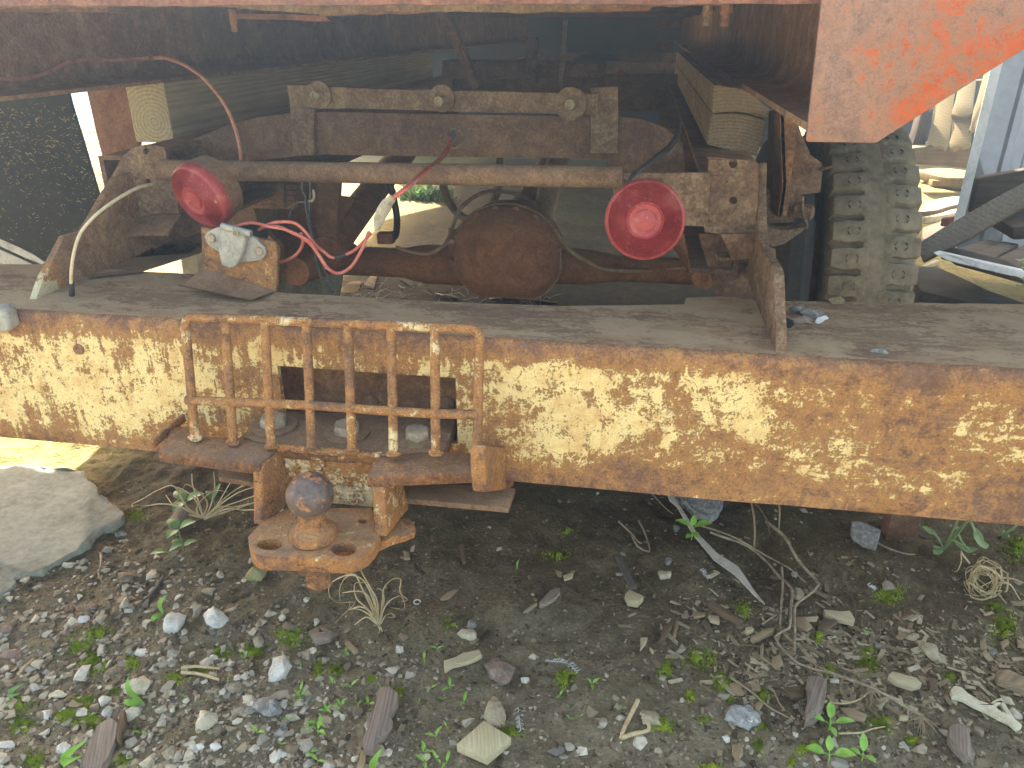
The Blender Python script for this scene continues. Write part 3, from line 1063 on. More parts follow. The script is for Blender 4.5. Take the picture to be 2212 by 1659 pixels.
for a_, b_ in zip(fl_, fl_[1:]):
    mb.prism([a_, b_, b_ + Vector((0, -.045, -.018)), a_ + Vector((0, -.045, -.018))], (0, 0, -.006))
part('lower_flange', mb, M['frame'], BL, bevel=.001)
part('web_plate', MB().prism(ys('O', [(165, 500), (250, 478), (440, 452), (470, 500), (440, 540), (310, 584), (190, 640)], yl + .03), (0, .008, 0)), M['frame_dark'], BL)
part('web_plate', MB().prism([PZ('O', 185, 600, ZT + .004), PZ('O', 305, 588, ZT + .004), PY('O', 440, 545, yl + .03), PY('O', 440, 500, yl + .03), PY('O', 240, 560, yl + .03)], (0, .006, 0)), M['frame'], BL)

# --- cross tube and light mount
tb0, tb1 = PY('O', 350, 366, 1.10), PY('O', 1345, 383, 1.08)
rt_ = 22.5 * (PY('O', 900, 378, 1.09) - EYE).dot(_FW) / FOC
CT = part('cross_tube', MB().tube([tb0.lerp(tb1, k / 24) for k in range(25)], rt_, 20).rough(.0006, 60), M['tube'], TRUCK, smooth=70)
part('light_mount', MB().prism(jitter(ys('O', [(1318, 362), (1345, 373), (1535, 373), (1528, 490), (1345, 484), (1322, 405)], 1.09), .02, .001), (0, .007, 0)), M['bracket'], CT, bevel=.001)

# --- rear cross member with arched ends
yc = 1.32
cm = [(352, 322), (420, 300), (487, 272), (555, 254), (625, 244), (700, 242), (900, 246), (1339, 252), (1390, 258), (1440, 278), (1475, 310), (1480, 372), (1312, 372), (1312, 344), (1100, 341), (900, 338), (680, 334), (560, 345), (352, 372)]
hc = ell('B', 1363, 872, 29, 29, lambda f, x, y: PY(f, x, y, yc))
CM = part('cross_member', MB().prism(jitter(ys('O', cm, yc), .03, .001), (0, .008, 0), [hc]), M['cross'], TRUCK, bevel=.0012)
part('hole_rim', MB().tube(ell('B', 1366, 890, 74, 62, lambda f, x, y: PY(f, x, y, yc - .0005), 20), .0022, 6, cap=False).rough(.002, 200), M['roller_bar'], CM)
for x0, x1, ya, yb_ in ((340, 475, 540, 1000), (712, 888, 562, 985)):
    fr0 = 'B' if x0 == 340 else 'C'
    part('strap', MB().prism(jitter(ys(fr0, [(x0 - (30 if fr0 == 'B' else 0), ya), (x1, ya - (0 if fr0 == 'B' else 4)), (x1, yb_), (x0, yb_)], yc - .012), .02, .001), (0, .010, 0)), M['roller_bar'], CM, bevel=.001)
yr = yc - .03
part('axle_bracket', MB().prism(jitter(ys('C', [(1225, 820), (1290, 845), (1360, 870), (1400, 890), (1440, 935), (1475, 1060), (1300, 1100), (1180, 1060)], 1.62), .02, .001), (0, .012, 0)), M['frame'], TRUCK, bevel=.001)
part('axle_bracket', MB().prism(ys('C', [(1330, 800), (1480, 930), (1500, 1070), (1400, 1080)], 1.9), (0, .012, 0)), M['frame_dark'], TRUCK)
part('axle_bracket', MB().prism(ys('C', [(1150, 690), (1420, 690), (1440, 960), (1150, 960)], 2.6), (0, .03, 0)), M['frame_dark'], TRUCK)
RB = part('roller_bar', MB().prism(jitter(ys('O', [(619, 183), (672, 184), (760, 190), (1000, 196), (1275, 202), (1292, 203), (1292, 248), (1198, 246), (960, 240), (680, 233), (628, 232)], yr), .02, .0012), (0, .014, 0)), M['roller_bar'], TRUCK, bevel=.0012)
for fr, x, y, r, bx, by, br in [('B', 515, 610, 84, 480, 615, 30), ('B', 1305, 632, 82, 1278, 650, 31), ('C', 587, 667, 102, 577, 671, 34)]:
    q = PY(fr, x, y, yr)
    s_ = .33594 * (q - EYE).dot(_FW) / FOC
    part('roller', MB().lathe([(r * s_, .001), (r * s_ * 1.02, .004), (r * s_, .008), (r * s_ * .86, .0085), (r * s_ * .5, .0075), (r * s_ * .3, .0075)], q, (-.02, -1, .05), 36).rough(.0006, 90), M['roller_bar'], RB, bevel=0)
    q2 = PY(fr, bx, by, yr - .025)
    part('roller_pin', MB().lathe([(br * s_, -.024), (br * s_, 0), (br * s_ * .9, .002), (br * s_ * .62, .001), (br * s_ * .55, -.004), (0, -.004)], q2, (0, -1, .05), 18), M['bolt_pale'], RB)


# --- tail lights: housing, ridged lens, centre bullseye, screws
def tail_light(center, n, r, label, depth, back_off, screws=True):
    n = Vector(n).normalized()
    T = part('tail_light', MB().lathe([(r * .55, -depth), (r * .93, -depth * .92), (r * .98, -.012), (r * 1.0, -.006), (r * .99, -.002), (r * .9, -.001)], center + back_off, n, 48), M['frame'], TRUCK, label)
    prof = [(r * .995, -.004), (r * 1.0, .001), (r * .985, .006), (r * .94, .009)]
    k = 13
    for i in range(k):
        a = .92 - (.92 - .44) * i / k
        prof += [(r * (a), .0095 + .0005 * i), (r * (a - .016), .0116 + .0005 * i), (r * (a - .030), .0096 + .0005 * i)]
    prof += [(r * .42, .0150), (r * .40, .0163), (r * .37, .0155), (r * .27, .0150), (r * .265, .0168), (r * .24, .0174), (r * .12, .0178), (0, .0180)]
    part('lens', MB().lathe(prof, center, n, 64), M['lens'], T, smooth=55)
    u = n.cross(Vector((0, 0, 1))).normalized()
    for sgn in ((-1, 1) if screws else ()):
        part('screw', MB().lathe([(.0028, 0), (.0026, .0015), (0, .0022)], center + u * sgn * r * .80 + n * .0105, n, 10), M['bolt_pale'], T)
    return T


cR = PY('O', 1393, 475, .925)
tail_light(cR, (.02, -1, .16), 86 * (cR - EYE).dot(_FW) / FOC, 'round red tail light facing straight back', .05, Vector((0, .004, 0)), False)
cL = PY('O', 437, 421, .985)
tail_light(cL, (-.30, -.84, -.28), 73 * (cL - EYE).dot(_FW) / FOC, 'round red tail light twisted to the left', .034, Vector((0, 0, 0)))

# --- trailer socket on its angle bracket
s0, s1 = PZ('O', 436, 606, ZT + .012), PZ('O', 597, 632, ZT)
ex_ = (s1 - s0)
ex_.z = 0
ex_.normalize()
nrm = ex_.cross(Vector((0, 0, 1))).normalized()
if nrm.y > 0:
    nrm = -nrm
sp = lambda fr, x, y, off=0.0: PP(fr, x, y, s1 + nrm * off, nrm)
face = [sp('E', x, y) for x, y in [(1290, 432), (1420, 455), (1640, 500), (1770, 528), (1782, 600), (1776, 852), (1640, 800), (1300, 700)]]
SB = part('socket_bracket', MB().prism(jitter(face, .02, .0008), -nrm * .007), M['socket_plate'], TRUCK, 'painted angle bracket carrying the trailer socket', bevel=.0015)
bt = [sp('E', 1295, 690), sp('E', 1776, 842)]
mb = MB()
prv = None
fe = [PZ('E', 1142, 800, ZT + .016), PZ('E', 1612, 905, ZT + .005)]
strip = []
for k in range(9):
    t = k / 8
    a = math.pi / 2 * t
    strip.append([bt[i].lerp(fe[i], math.sin(a) ** 1.1) * 1.0 + Vector((0, 0, (bt[i].z - fe[i].z) * ((1 - math.sin(a)) - (1 - math.sin(a) ** 1.1)))) - Vector((0, 0, (bt[i].z - fe[i].z) * .42 * math.sin(2 * a) * .75)) for i in (0, 1)])
for q0, q1 in zip(strip, strip[1:]):
    mb.face([q0[0], q0[1], q1[1], q1[0]])
bmesh.ops.solidify(mb.bm, geom=mb.bm.faces[:], thickness=.006)
bmesh.ops.remove_doubles(mb.bm, verts=mb.bm.verts, dist=.0005)
part('foot', mb, M['frame'], SB, smooth=60)
fo = [(1325, 490), (1345, 455), (1400, 430), (1440, 425), (1600, 470), (1650, 490), (1715, 560), (1722, 600), (1690, 640), (1600, 650), (1560, 655), (1440, 600), (1350, 540)]
SK = part('flange', MB().prism([sp('E', x, y, .001) for x, y in fo], nrm * .006), M['grey_metal'], SB, bevel=.002)
lidp = [(1445, 440), (1480, 420), (1590, 450), (1610, 475), (1590, 570), (1570, 620), (1540, 676), (1500, 682), (1450, 662), (1440, 620), (1425, 540)]
part('socket_lid', MB().prism([sp('E', x, y, .007) for x, y in lidp], nrm * .012), M['grey_metal'], SB, bevel=.004, seg=3)
part('lid_hinge', MB().tube([sp('E', 1425, 425, .018), sp('E', 1615, 475, .018)], .0048, 10), M['grey_metal'], SB, smooth=60)
part('lid_spring', MB().tube([sp('E', 1500, 440, .026), sp('E', 1500, 480, .024), sp('E', 1530, 490, .024), sp('E', 1530, 455, .026)], .0014, 6), M['bolt_pale'], SB)
for x, y in ((1362, 500), (1668, 585)):
    part('screw', MB().lathe([(.0062, 0), (.0058, .003), (.004, .004), (0, .003)], sp('E', x, y, .007), nrm, 8), M['bolt_pale'], SB)
part('socket_body', MB().lathe([(.017, 0), (.017, .035), (.014, .05), (0, .052)], sp('E', 1560, 520, -.008), -nrm, 16), M['black_rubber'], SB)


# --- cables of the truck
def cable(name, pts, r, mat, label=None, smooth=7):
    return part(name, MB().tube(pts, r, 9, smooth=smooth), mat, TRUCK, label, smooth=80)


xl2_ = PZ('O', 319, 183, .86).x - .075
W = M['wire_red']
cable('cable', [PY('B', *p) for p in [(1345, 880, 1.325), (1330, 950, 1.29), (1290, 1010, 1.20), (1180, 1100, 1.03), (1070, 1200, .965), (980, 1270, .96)]], .0022, W, 'pink red cable from the cross member hole')
cable('cable', [PY('B', *p) for p in [(1352, 885, 1.325), (1345, 960, 1.29), (1300, 1020, 1.20), (1195, 1105, 1.025), (1085, 1205, .96), (985, 1275, .957)]], .0022, W)
part('splice_wrap', MB().tube([PY('B', *p) for p in [(985, 1265, .958), (940, 1320, .958), (900, 1400, .958), (880, 1480, .958)]], lambda t: .003 + .0065 * math.sin(math.pi * min(1, t * .9 + .1)), 10, smooth=5, flat=.35).rough(.0015, 120), M['tape'], TRUCK, smooth=60)
cable('cable', [PY('F', *p) for p in [(845, 470, .958), (760, 560, .952), (700, 600, .95), (600, 628, .95), (540, 590, .95), (480, 540, .95), (400, 440, .95), (330, 400, .95), (210, 405, .955), (120, 450, .97)]], .0022, W, 'pink red cable with black joint')
part('cable_joint', MB().tube([PY('F', 685, 608, .95), PY('F', 612, 627, .95)], .0030, 9), M['wire_black'], TRUCK)
cable('cable', [PY('F', *p) for p in [(830, 460, .958), (790, 560, .945), (720, 680, .94), (640, 728, .94), (570, 700, .94), (500, 600, .94), (440, 520, .94), (300, 450, .945), (200, 430, .95), (80, 405, .955), (-20, 425, .965), (-60, 450, .98)]], .0022, W, 'pink red cable hanging in a loop')
cable('cable', [PY('F', *p) for p in [(390, 470, .945), (405, 530, .95), (370, 600, .96), (300, 645, .97), (210, 668, .985)]], .0022, W)
cable('cable', [PY('F', *p) for p in [(140, 430, .96), (250, 430, .95), (340, 470, .945), (400, 500, .943), (470, 560, .942), (560, 700, .941)]], .0022, W)
cable('cable', [PX('A', x, y, xl2_ + .005) for x, y in [(-150, 490), (60, 512), (200, 498), (320, 460), (440, 402), (560, 383), (760, 386)]] + [PY('A', *p) for p in [(980, 372, 1.30), (1080, 376, 1.29), (1200, 425, 1.27), (1310, 505, 1.24), (1410, 620, 1.21), (1480, 740, 1.19), (1520, 850, 1.17), (1545, 970, 1.16), (1550, 1050, 1.15)]],
      .0030, M['wire_orange'], 'long orange cable clipped along the left rail')
for p_ in (PX('A', 465, 395, xl2_ + .005), PY('A', 985, 372, 1.30)):
    part('cable_clip', MB().sphere(p_, (.006, .004, .006), 2).rough(.002, 150), M['hanger'], TRUCK)
cable('cable', [PY('E', *p) for p in [(1000, 148, 1.015), (960, 158, .985), (870, 185, .95), (740, 260, .915), (620, 350, .89), (530, 450, .875), (490, 540, .868), (468, 640, .866), (458, 740, .868), (458, 800, .872)]], .0022, M['wire_cream'], 'bare cream cable poking out of the left bracket')
part('cable_end', MB().tube([PY('E', 458, 790, .872), PY('E', 462, 870, .876)], .0037, 10), M['wire_black'], TRUCK, 'black sleeve on the cream cable')
cable('cable', [PY('F', *p) for p in [(400, 140, 1.0), (402, 200, 1.0), (425, 240, 1.0), (420, 275, 1.0), (440, 400, .995), (470, 520, .99), (500, 680, .985), (530, 770, .985), (585, 850, .985), (600, 820, .985), (560, 740, .99), (540, 690, .99), (530, 640, 1.0)]], .0016, M['wire_black'])
cable('cable', [PY('F', *p) for p in [(452, 140, 1.0), (450, 260, 1.0), (445, 380, 1.0), (480, 560, 1.0), (520, 730, .99)]], .0018, M['wire_black'])
cable('cable', [PY('F', *p) for p in [(470, 190, 1.0), (478, 230, 1.0), (465, 262, 1.0), (440, 262, 1.0)]], .0020, M['hose_tan'])
cable('cable', [PY('F', *p) for p in [(415, 270, 1.0), (370, 275, 1.0), (330, 320, 1.0), (318, 370, 1.0)]], .0014, M['wire_black'])
cable('cable', [PY('C', *p) for p in [(1280, 790, 1.30), (1262, 880, 1.27), (1215, 950, 1.22), (1150, 1000, 1.15), (1090, 1050, 1.07), (990, 1120, 1.0), (950, 1180, .985)]],
      lambda t: .0045 - .0025 * max(0, (t - .55) / .45), M['wire_black'], 'dark taped cable above the right tail light')

# --- rear axle, differential, springs
AXY = 2.1
ac = PY('O', 1095, 552, 1.98)
RD = 117 * (ac - EYE).dot(_FW) / FOC
mb = MB()
k = 40
ring = []
prof = [(1.0, .06), (1.0, .0), (.97, -.012), (.86, -.050), (.62, -.085), (.30, -.10), (.0, -.104)]
rows_ = []
for r, h in prof:
    R = []
    for i in range(k):
        a = 2 * math.pi * i / k
        x, z = math.cos(a), math.sin(a)
        x = max(-.98, min(.98, x * 1.03))
        z = max(-.80, z * .94)
        R.append(mb.bm.verts.new((ac.x + x * RD * r, ac.y + h, ac.z + z * RD * r)))
    rows_.append(R)
for A, B in zip(rows_, rows_[1:]):
    for i in range(k):
        j = (i + 1) % k
        mb.bm.faces.new([A[i], A[j], B[j], B[i]])
mb.bm.faces.new(rows_[0])
bmesh.ops.remove_doubles(mb.bm, verts=mb.bm.verts, dist=.0004)
AXLE = part('rear_axle', mb, M['axle'], TRUCK, 'round red brown differential housing of the rear axle', smooth=60)
ZA = PY('O', 1400, 578, AXY).z
part('axle_tube', MB().lathe([(.056, 0), (.056, .16), (.042, .24), (.042, .62)], (ac.x - RD * .6, AXY - .02, PY('O', 830, 562, AXY).z), (-1, 0, 0), 24), M['axle'], AXLE)
part('axle_tube', MB().lathe([(.050, 0), (.050, .12), (.036, .20), (.036, .62)], (ac.x + RD * .6, AXY - .02, ZA), (1, 0, 0), 24), M['axle'], AXLE)
mb = MB()
seam = []
for i in range(49):
    a = 2 * math.pi * i / 48
    seam.append(Vector((ac.x + max(-.98, min(.98, math.cos(a) * 1.03)) * RD * 1.005, ac.y + .004, ac.z + max(-.80, math.sin(a) * .94) * RD * 1.005)))
part('cover_seam', MB().tube(seam, .0045, 8), M['roller_bar'], AXLE, smooth=70)
for hz_ in (-.3, .0, .3):
    part('cover_rib', MB().bar(ac + Vector((-RD * 1.15, .05, hz_ * RD)), ac + Vector((-RD * .97, .02, hz_ * RD)), .03, .012, (0, 1, 0)), M['axle'], AXLE, bevel=.002)
for i in range(16):
    a = 2 * math.pi * (i + .5) / 16
    if math.sin(a) < -.75:
        continue
    q = ac + Vector((math.cos(a) * RD * 1.0 * .955, -.012, math.sin(a) * RD * .90))
    part('cover_bolt', MB().lathe([(.009, 0), (.009, .007), (0, .0075)], q, (0, -1, 0), 6), M['axle'], AXLE)
part('brake_line', MB().tube([PY('F', *p) for p in [(1000, 560, 1.93), (1100, 590, 1.93), (1220, 600, 1.92), (1320, 540, 1.93), (1370, 420, 1.98), (1420, 310, 2.0), (1540, 220, 2.05), (1640, 200, 2.1), (1780, 220, 2.1), (1900, 280, 2.05), (1990, 400, 2.0), (2100, 560, 1.97), (2200, 640, 1.97)]], .0055, 8, smooth=6), M['hose_tan'], AXLE, smooth=80)
part('brake_line', MB().tube([PY('G', *p) for p in [(540, 560, 2.0), (640, 620, 2.0), (760, 690, 2.0), (900, 710, 2.02), (1100, 710, 2.05), (1320, 690, 2.05)]], .006, 8, smooth=6), M['hose_tan'], AXLE, smooth=80)
part('bleed_block', MB().bar(PY('F', 890, 500, 2.03), PY('F', 990, 500, 2.03), .03, .03), M['axle'], AXLE, bevel=.003)
part('brake_hose', MB().tube([PY('F', *p) for p in [(960, 510, 2.03), (1000, 480, 2.05), (1010, 380, 2.1), (990, 250, 2.1), (965, 150, 2.1), (950, 40, 2.15)]], .010, 9, smooth=6), M['wire_black'], AXLE, smooth=80)
part('brake_hose', MB().tube([PY('F', *p) for p in [(1300, 150, 2.3), (1320, 220, 2.3), (1370, 310, 2.3), (1440, 370, 2.25), (1520, 375, 2.2), (1590, 330, 2.2), (1640, 240, 2.2), (1660, 150, 2.2), (1670, 0, 2.3)]], .012, 9, smooth=6), M['hose_tan'], AXLE, smooth=80)
part('torque_rod', MB().tube([PY('F', 560, 590, 1.9), PY('F', 960, 60, 2.5), PY('F', 1060, -60, 2.7)], .043, 20), M['axle'], TRUCK, smooth=70)
part('torque_rod', MB().tube([PY('F', 360, 720, 1.75), PY('F', 700, 600, 2.1)], .035, 16), M['axle'], TRUCK, smooth=70)
part('exhaust_pipe', MB().tube([PY('F', 1925, 460, 2.2), PY('F', 1990, 180, 2.3), PY('F', 2045, 0, 2.4), PY('F', 2080, -130, 2.45)], .033, 20, smooth=3), M['pipe_tan'], TRUCK, smooth=70)
part('damper', MB().tube([PY('G', 1250, 440, 1.75), PY('G', 1420, 690, 1.9)], .028, 16), M['axle'], TRUCK, smooth=70)
part('damper_eye', MB().lathe([(.024, -.02), (.030, -.018), (.030, .018), (.012, .02), (.012, .015), (0, .015)], PY('G', 1440, 745, 1.88), (0, -1, .1), 20), M['axle'], TRUCK)
SPR = part('leaf_spring', MB().bar(PY('F', 40, 150, 1.62), PY('F', 400, 158, 1.62), .07, .010, (0, 0, 1)), M['frame_dark'], TRUCK, bevel=.001)
for i in range(4):
    part('leaf', MB().bar(PY('F', 45 + 8 * i, 185 + 30 * i, 1.62), PY('F', 400 - 4 * i, 193 + 30 * i, 1.62), .07, .0095), M['frame_dark'] if i < 2 else M['frame'], SPR, bevel=.001)
part('spring_clip', MB().bar(PY('F', 262, 150, 1.575), PY('F', 262, 300, 1.575), .018, .012, (0, 1, 0)), M['frame'], SPR, bevel=.001)
# brake drums and inner panels beside the axle
part('backing_plate', MB().prism(ys('F', [(230, 300), (560, 230), (740, 250), (560, 560), (420, 700), (240, 690)], 2.0), (0, .02, 0)), M['axle'], AXLE)
part('backing_plate', MB().prism(ys('F', [(500, 140), (640, 140), (620, 520), (500, 560)], 1.9), (0, .02, 0)), M['frame_dark'], AXLE)
part('backing_plate', MB().prism(ys('F', [(-60, 160), (40, 160), (120, 420), (260, 560), (250, 800), (-60, 800)], 1.7), (0, .02, 0)), M['frame_dark'], AXLE)

# --- long frame rails
for sx, xw, nm in ((-1, -.84, 'left'), (1, .148, 'right')):
    mb = MB()
    mb.box((xw - .004, 1.13, .62), (xw + .004, 6.4, .765))
    mb.box((xw + (.004 if sx < 0 else -.064), 1.13, .760), (xw + (.064 if sx < 0 else -.004), 6.4, .767))
    mb.box((xw + (.004 if sx < 0 else -.064), 1.13, .62), (xw + (.064 if sx < 0 else -.004), 6.4, .627))
    part('chassis_rail', mb, M['frame_dark'], TRUCK)
for Y, z0, z1 in ((2.9, .68, .80), (4.0, .66, .80), (5.4, .5, .80)):
    part('chassis_cross_member', MB().box((-.69, Y, z0), (.19, Y + .05, z1)), M['frame_dark'], TRUCK, bevel=.004)
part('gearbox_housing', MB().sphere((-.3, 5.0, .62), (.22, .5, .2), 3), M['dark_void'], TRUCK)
part('drive_shaft', MB().tube([(-.33, 2.15, .45), (-.31, 4.6, .60)], .045, 18), M['axle'], TRUCK, smooth=70)

# --- spring hanger at the right
HG = part('spring_hanger', MB().prism(ys('O', [(1684, 235), (1719, 255), (1717, 300), (1709, 395), (1700, 466), (1680, 470), (1690, 400), (1686, 300)], 1.27), (0, .012, 0)), M['hanger'], TRUCK, 'hanging strap with red paint beside the right bracket', bevel=.0012)
part('strap_side', MB().prism([PY('O', 1684, 235, 1.27), PY('O', 1690, 400, 1.27), PY('O', 1680, 470, 1.27), PY('O', 1655, 440, 1.45), PY('O', 1660, 240, 1.45)], (.006, 0, 0)), M['hanger'], HG)
part('hanger_plate', MB().prism(jitter(ys('O', [(1705, 240), (1722, 262), (1735, 300), (1752, 336), (1775, 352), (1777, 372), (1772, 416), (1732, 421), (1729, 436), (1717, 441), (1717, 480), (1640, 484), (1640, 410), (1664, 410), (1664, 450), (1676, 462), (1700, 300)], 1.31), .02, .0012), (0, .012, 0)), M['bracket'], HG, bevel=.001)
part('shackle', MB().prism(ys('d', [(1062, 860), (1100, 920), (1180, 1005), (1260, 1055), (1370, 1080), (1480, 1080), (1600, 1065), (1640, 1045), (1740, 1030), (1755, 1050), (1650, 1130), (1560, 1195), (1440, 1275), (1300, 1312), (1180, 1290), (1100, 1270), (1062, 1200)], 1.28), (0, .03, 0)), M['bracket'], HG, bevel=.003)
part('clip', MB().tube([PY('d', *p) for p in [(1695, 610, 1.28), (1690, 700, 1.28), (1705, 860, 1.28), (1735, 950, 1.28), (1755, 1010, 1.28), (1740, 1050, 1.28)]], .0026, 8, smooth=4), M['bracket'], HG, smooth=70)
part('shackle_bolt', MB().lathe([(.012, -.02), (.012, .006), (.006, .010), (0, .011)], PY('d', 1765, 830, 1.29), (1, -.3, 0), 8), M['bracket'], HG)
part('spike', MB().tube([PY('d', 1950, 235, 1.31), PY('d', 2060, 215, 1.29), PY('d', 2160, 178, 1.29)], lambda t: .0042 * (1.02 - t), 8, smooth=3, flat=.6), M['roller_bar'], HG)
part('hub_drum', MB().lathe([(.14, 0), (.145, .02), (.145, .10), (.10, .12), (0, .12)], (.36, 2.06, .36), (1, 0, 0), 32), M['axle'], TRUCK)
part('inner_tyre', MB().lathe([(.20, 0), (.33, .005), (.36, .03), (.365, .06), (.34, .085), (.2, .09)], (.315, 2.1, .355), (1, 0, 0), 48), M['black_rubber'], TRUCK)

# --- right rear tyre with separate tread lugs
tx0, tx1 = PY('e', 275, 750, 1.815).x, PY('e', 988, 750, 1.815).x
TR, TZ = .372, .365
tc = Vector(((tx0 + tx1) / 2, AXY + .01, TZ))
tw = tx1 - tx0
prof = [(.20, -.42), (.26, -.50), (.31, -.52), (.338, -.50), (.347, -.46), (.352, -.20), (.3705, -.155), (.3715, 0), (.3705, .155), (.352, .20), (.347, .46), (.338, .50), (.31, .52), (.26, .50), (.20, .42)]
TY = part('tyre', MB().lathe([(r, h * tw) for r, h in prof], tc, (1, 0, 0), 72), M['tyre'], TRUCK, 'dusty bar tread tyre at the right', smooth=60)
NL = 38


def lug_mesh(sgn):
    mb = MB()
    w = tw / 2
    pitch = 2 * math.pi * TR / NL
    h0, h1 = .344, TR

    def arc(xw, t, r):
        a = t / TR
        return Vector((xw, -math.cos(a) * r, math.sin(a) * r))
    # plan outline (x across the tread, t round the tyre): a bar with a notched heel, widening to the shoulder
    out = [(.16 * w, -.40), (.30 * w, -.45), (.40 * w, -.36), (.66 * w, -.42), (1.0 * w, -.34), (1.0 * w, .33), (.66 * w, .40), (.42 * w, .37), (.30 * w, .44), (.16 * w, .40)]
    top = [arc(sgn * x, t * pitch * .98, h1 - .006 * max(0, x / w) ** 3) for x, t in out]
    bot = [arc(sgn * (x * 1.0 + (.004 if x > 0 else -.004)), t * pitch * 1.12, h0 - .012 * max(0, x / w) ** 2) for x, t in out]
    T = [mb.bm.verts.new(p) for p in top]
    B = [mb.bm.verts.new(p) for p in bot]
    mb.bm.faces.new(T)
    for i in range(len(T)):
        j = (i + 1) % len(T)
        mb.bm.faces.new([T[j], T[i], B[i], B[j]])
    # chevron sipes cut as tiny raised-edge grooves
    me = mb.mesh('tread_lug', M['tyre'], (0, 0, 0), .0018, 40)
    return me


for sgn in (-1, 1):
    me = lug_mesh(sgn)
    for i in range(NL):
        a = 2 * math.pi * (i + (.0 if sgn < 0 else .5)) / NL
        o = bpy.data.objects.new('tread_lug', me)
        COL.objects.link(o)
        o.parent = TY
        o.location = tc - BASES[TRUCK.name]
        o.rotation_euler = (a, 0, 0)
sipe_bm = bmesh.new()
for sgn in (-1, 1):
    for i in range(NL):
        a0 = 2 * math.pi * (i + (.0 if sgn < 0 else .5)) / NL
        for xo, dr in ((.42, 1), (.66, -1)):
            for leg_ in (-1, 1):
                mbm = Matrix.Translation(tc) @ Matrix.Rotation(a0, 4, 'X') @ Matrix.Translation((sgn * xo * tw / 2, -TR + .0007, leg_ * .0055)) @ Matrix.Rotation(leg_ * dr * sgn * .6, 4, 'Y') @ Matrix.Diagonal((.0011, .003, .0075, 1))
                bmesh.ops.create_cube(sipe_bm, size=1, matrix=mbm)
mb = MB()
mb.bm.free()
mb.bm = sipe_bm
part('sipe', mb, M['black_rubber'], TY, kind='stuff')
part('wheel_rim', MB().lathe([(.05, -.02), (.19, -.01), (.215, -.07), (.22, -.08), (.22, .08), (.19, .03), (.05, .02)], tc, (1, 0, 0), 40), M['frame_dark'], TRUCK)
tl = Vector((-1.06, AXY + .01, TZ))
TL = part('tyre', MB().lathe([(r, h * tw) for r, h in prof], tl, (1, 0, 0), 64), M['tyre'], TRUCK, 'tyre hidden behind the left mud flap', smooth=60)

# --- left mud flap and post
yf = 1.55
fp = ys('f', [(-420, 150), (-420, 1560), (0, 1545), (360, 1532), (600, 1400), (815, 950), (700, 555), (590, 200), (555, 60), (0, 40)], yf)
FL = part('mud_flap', MB().prism(fp, (0, .008, 0)), M['black_rubber'], TRUCK, 'black rubber mud flap with white arc and straw flecks', bevel=.001)
part('printed_arc', MB().prism(ys('f', [(-300, 1200), (-150, 1255), (0, 1318), (150, 1385), (290, 1455), (375, 1515), (345, 1529), (200, 1470), (60, 1405), (-100, 1330), (-300, 1260)], yf - .0022), (0, .002, 0)), M['white_paint'], FL)
part('printed_arc', MB().prism(ys('f', [(-300, 1330), (-100, 1375), (0, 1408), (120, 1460), (265, 1528), (0, 1538), (-300, 1545)], yf - .0022), (0, .002, 0)), M['white_paint'], FL)
mb = MB()
for i in range(1500):
    x, y = random.uniform(-100, 790), random.uniform(190, 1500)
    if x > 560 + (y - 130) * .30:
        continue
    dens = (.25 + .75 * math.exp(-((y - 500) / 380) ** 2)) * (.35 + 1.3 * max(0, mnoise.noise(Vector((x / 70, y / 70, 2))) + .3))
    if random.random() > dens:
        continue
    p = PY('f', x, y, yf - .003)
    L = random.choice([.0015, .002, .002, .003, .003, .004, .006, .010])
    a = random.uniform(-.9, .7)
    q = p + Vector((math.cos(a), -.05 * random.random(), math.sin(a))) * L
    m_ = p.lerp(q, .5) + Vector((0, -.0005, random.uniform(-.25, .25) * L))
    mb.tube([p, m_, q], random.uniform(.0003, .0007), 4, smooth=3 if L > .006 else 0)
part('straw_fleck', mb, M['straw'], FL, kind='stuff')
part('rear_post', MB().prism(ys('f', [(712, 60), (1040, 50), (1150, 470), (1145, 640), (1000, 760), (930, 810), (870, 765), (855, 660), (800, 450)], 1.42), (0, .012, 0)), M['post'], TRUCK, 'red brown flat post beside the left timber', bevel=.001)

# --- bed: rails, sills, deck, orange flap
ZBED = .86
xr1, xr2 = PZ('O', 1596, 186, .86).x, PZ('O', 1596, 186, .86).x + .075
mb = MB()
mb.prism([(xr1, .80, .867), (xr2 - .026, .80, .867), (xr2 - .012, .80, .872), (xr2 - .004, .80, .882), (xr2, .80, .898), (xr2, .80, 1.04), (xr2 + .008, .80, 1.04), (xr2 + .008, .80, .868), (xr2, .80, .86), (xr1, .80, .86)], (0, 5.4, 0))
BRR = part('bed_rail', mb, M['rail'], TRUCK, 'right hand rusted channel rail under the bed', bevel=0, smooth=50)
xl1 = PZ('O', 319, 183, ZBED).x
xl2 = xl1 - .075
mb = MB()
mb.prism([(xl1, .80, ZBED), (xl1, .80, ZBED + .006), (xl2 + .012, .80, ZBED + .008), (xl2 + .003, .80, ZBED + .018), (xl2, .80, ZBED + .03), (xl2, .80, 1.04), (xl2 - .008, .80, 1.04), (xl2 - .008, .80, ZBED)], (0, 5.6, 0))
part('bed_rail', mb, M['rail'], TRUCK, 'left hand rusted channel rail under the bed', smooth=50)
mb = MB()
zs0 = PY('O', 1000, 11, .80).z
mb.prism(jitter([(-2.6, .80, zs0 + .003), (-.9, .80, zs0 + .001), (.21, .80, zs0), (1.0, .80, zs0), (1.0, .80, zs0 + .11), (-2.6, .80, zs0 + .11)], .03, .0012), (0, .012, 0))
part('rear_sill', mb, M['bed_red'], TRUCK, 'red steel edge along the rear of the bed')
z2 = PY('O', 700, 27, .87).z
mb = MB()
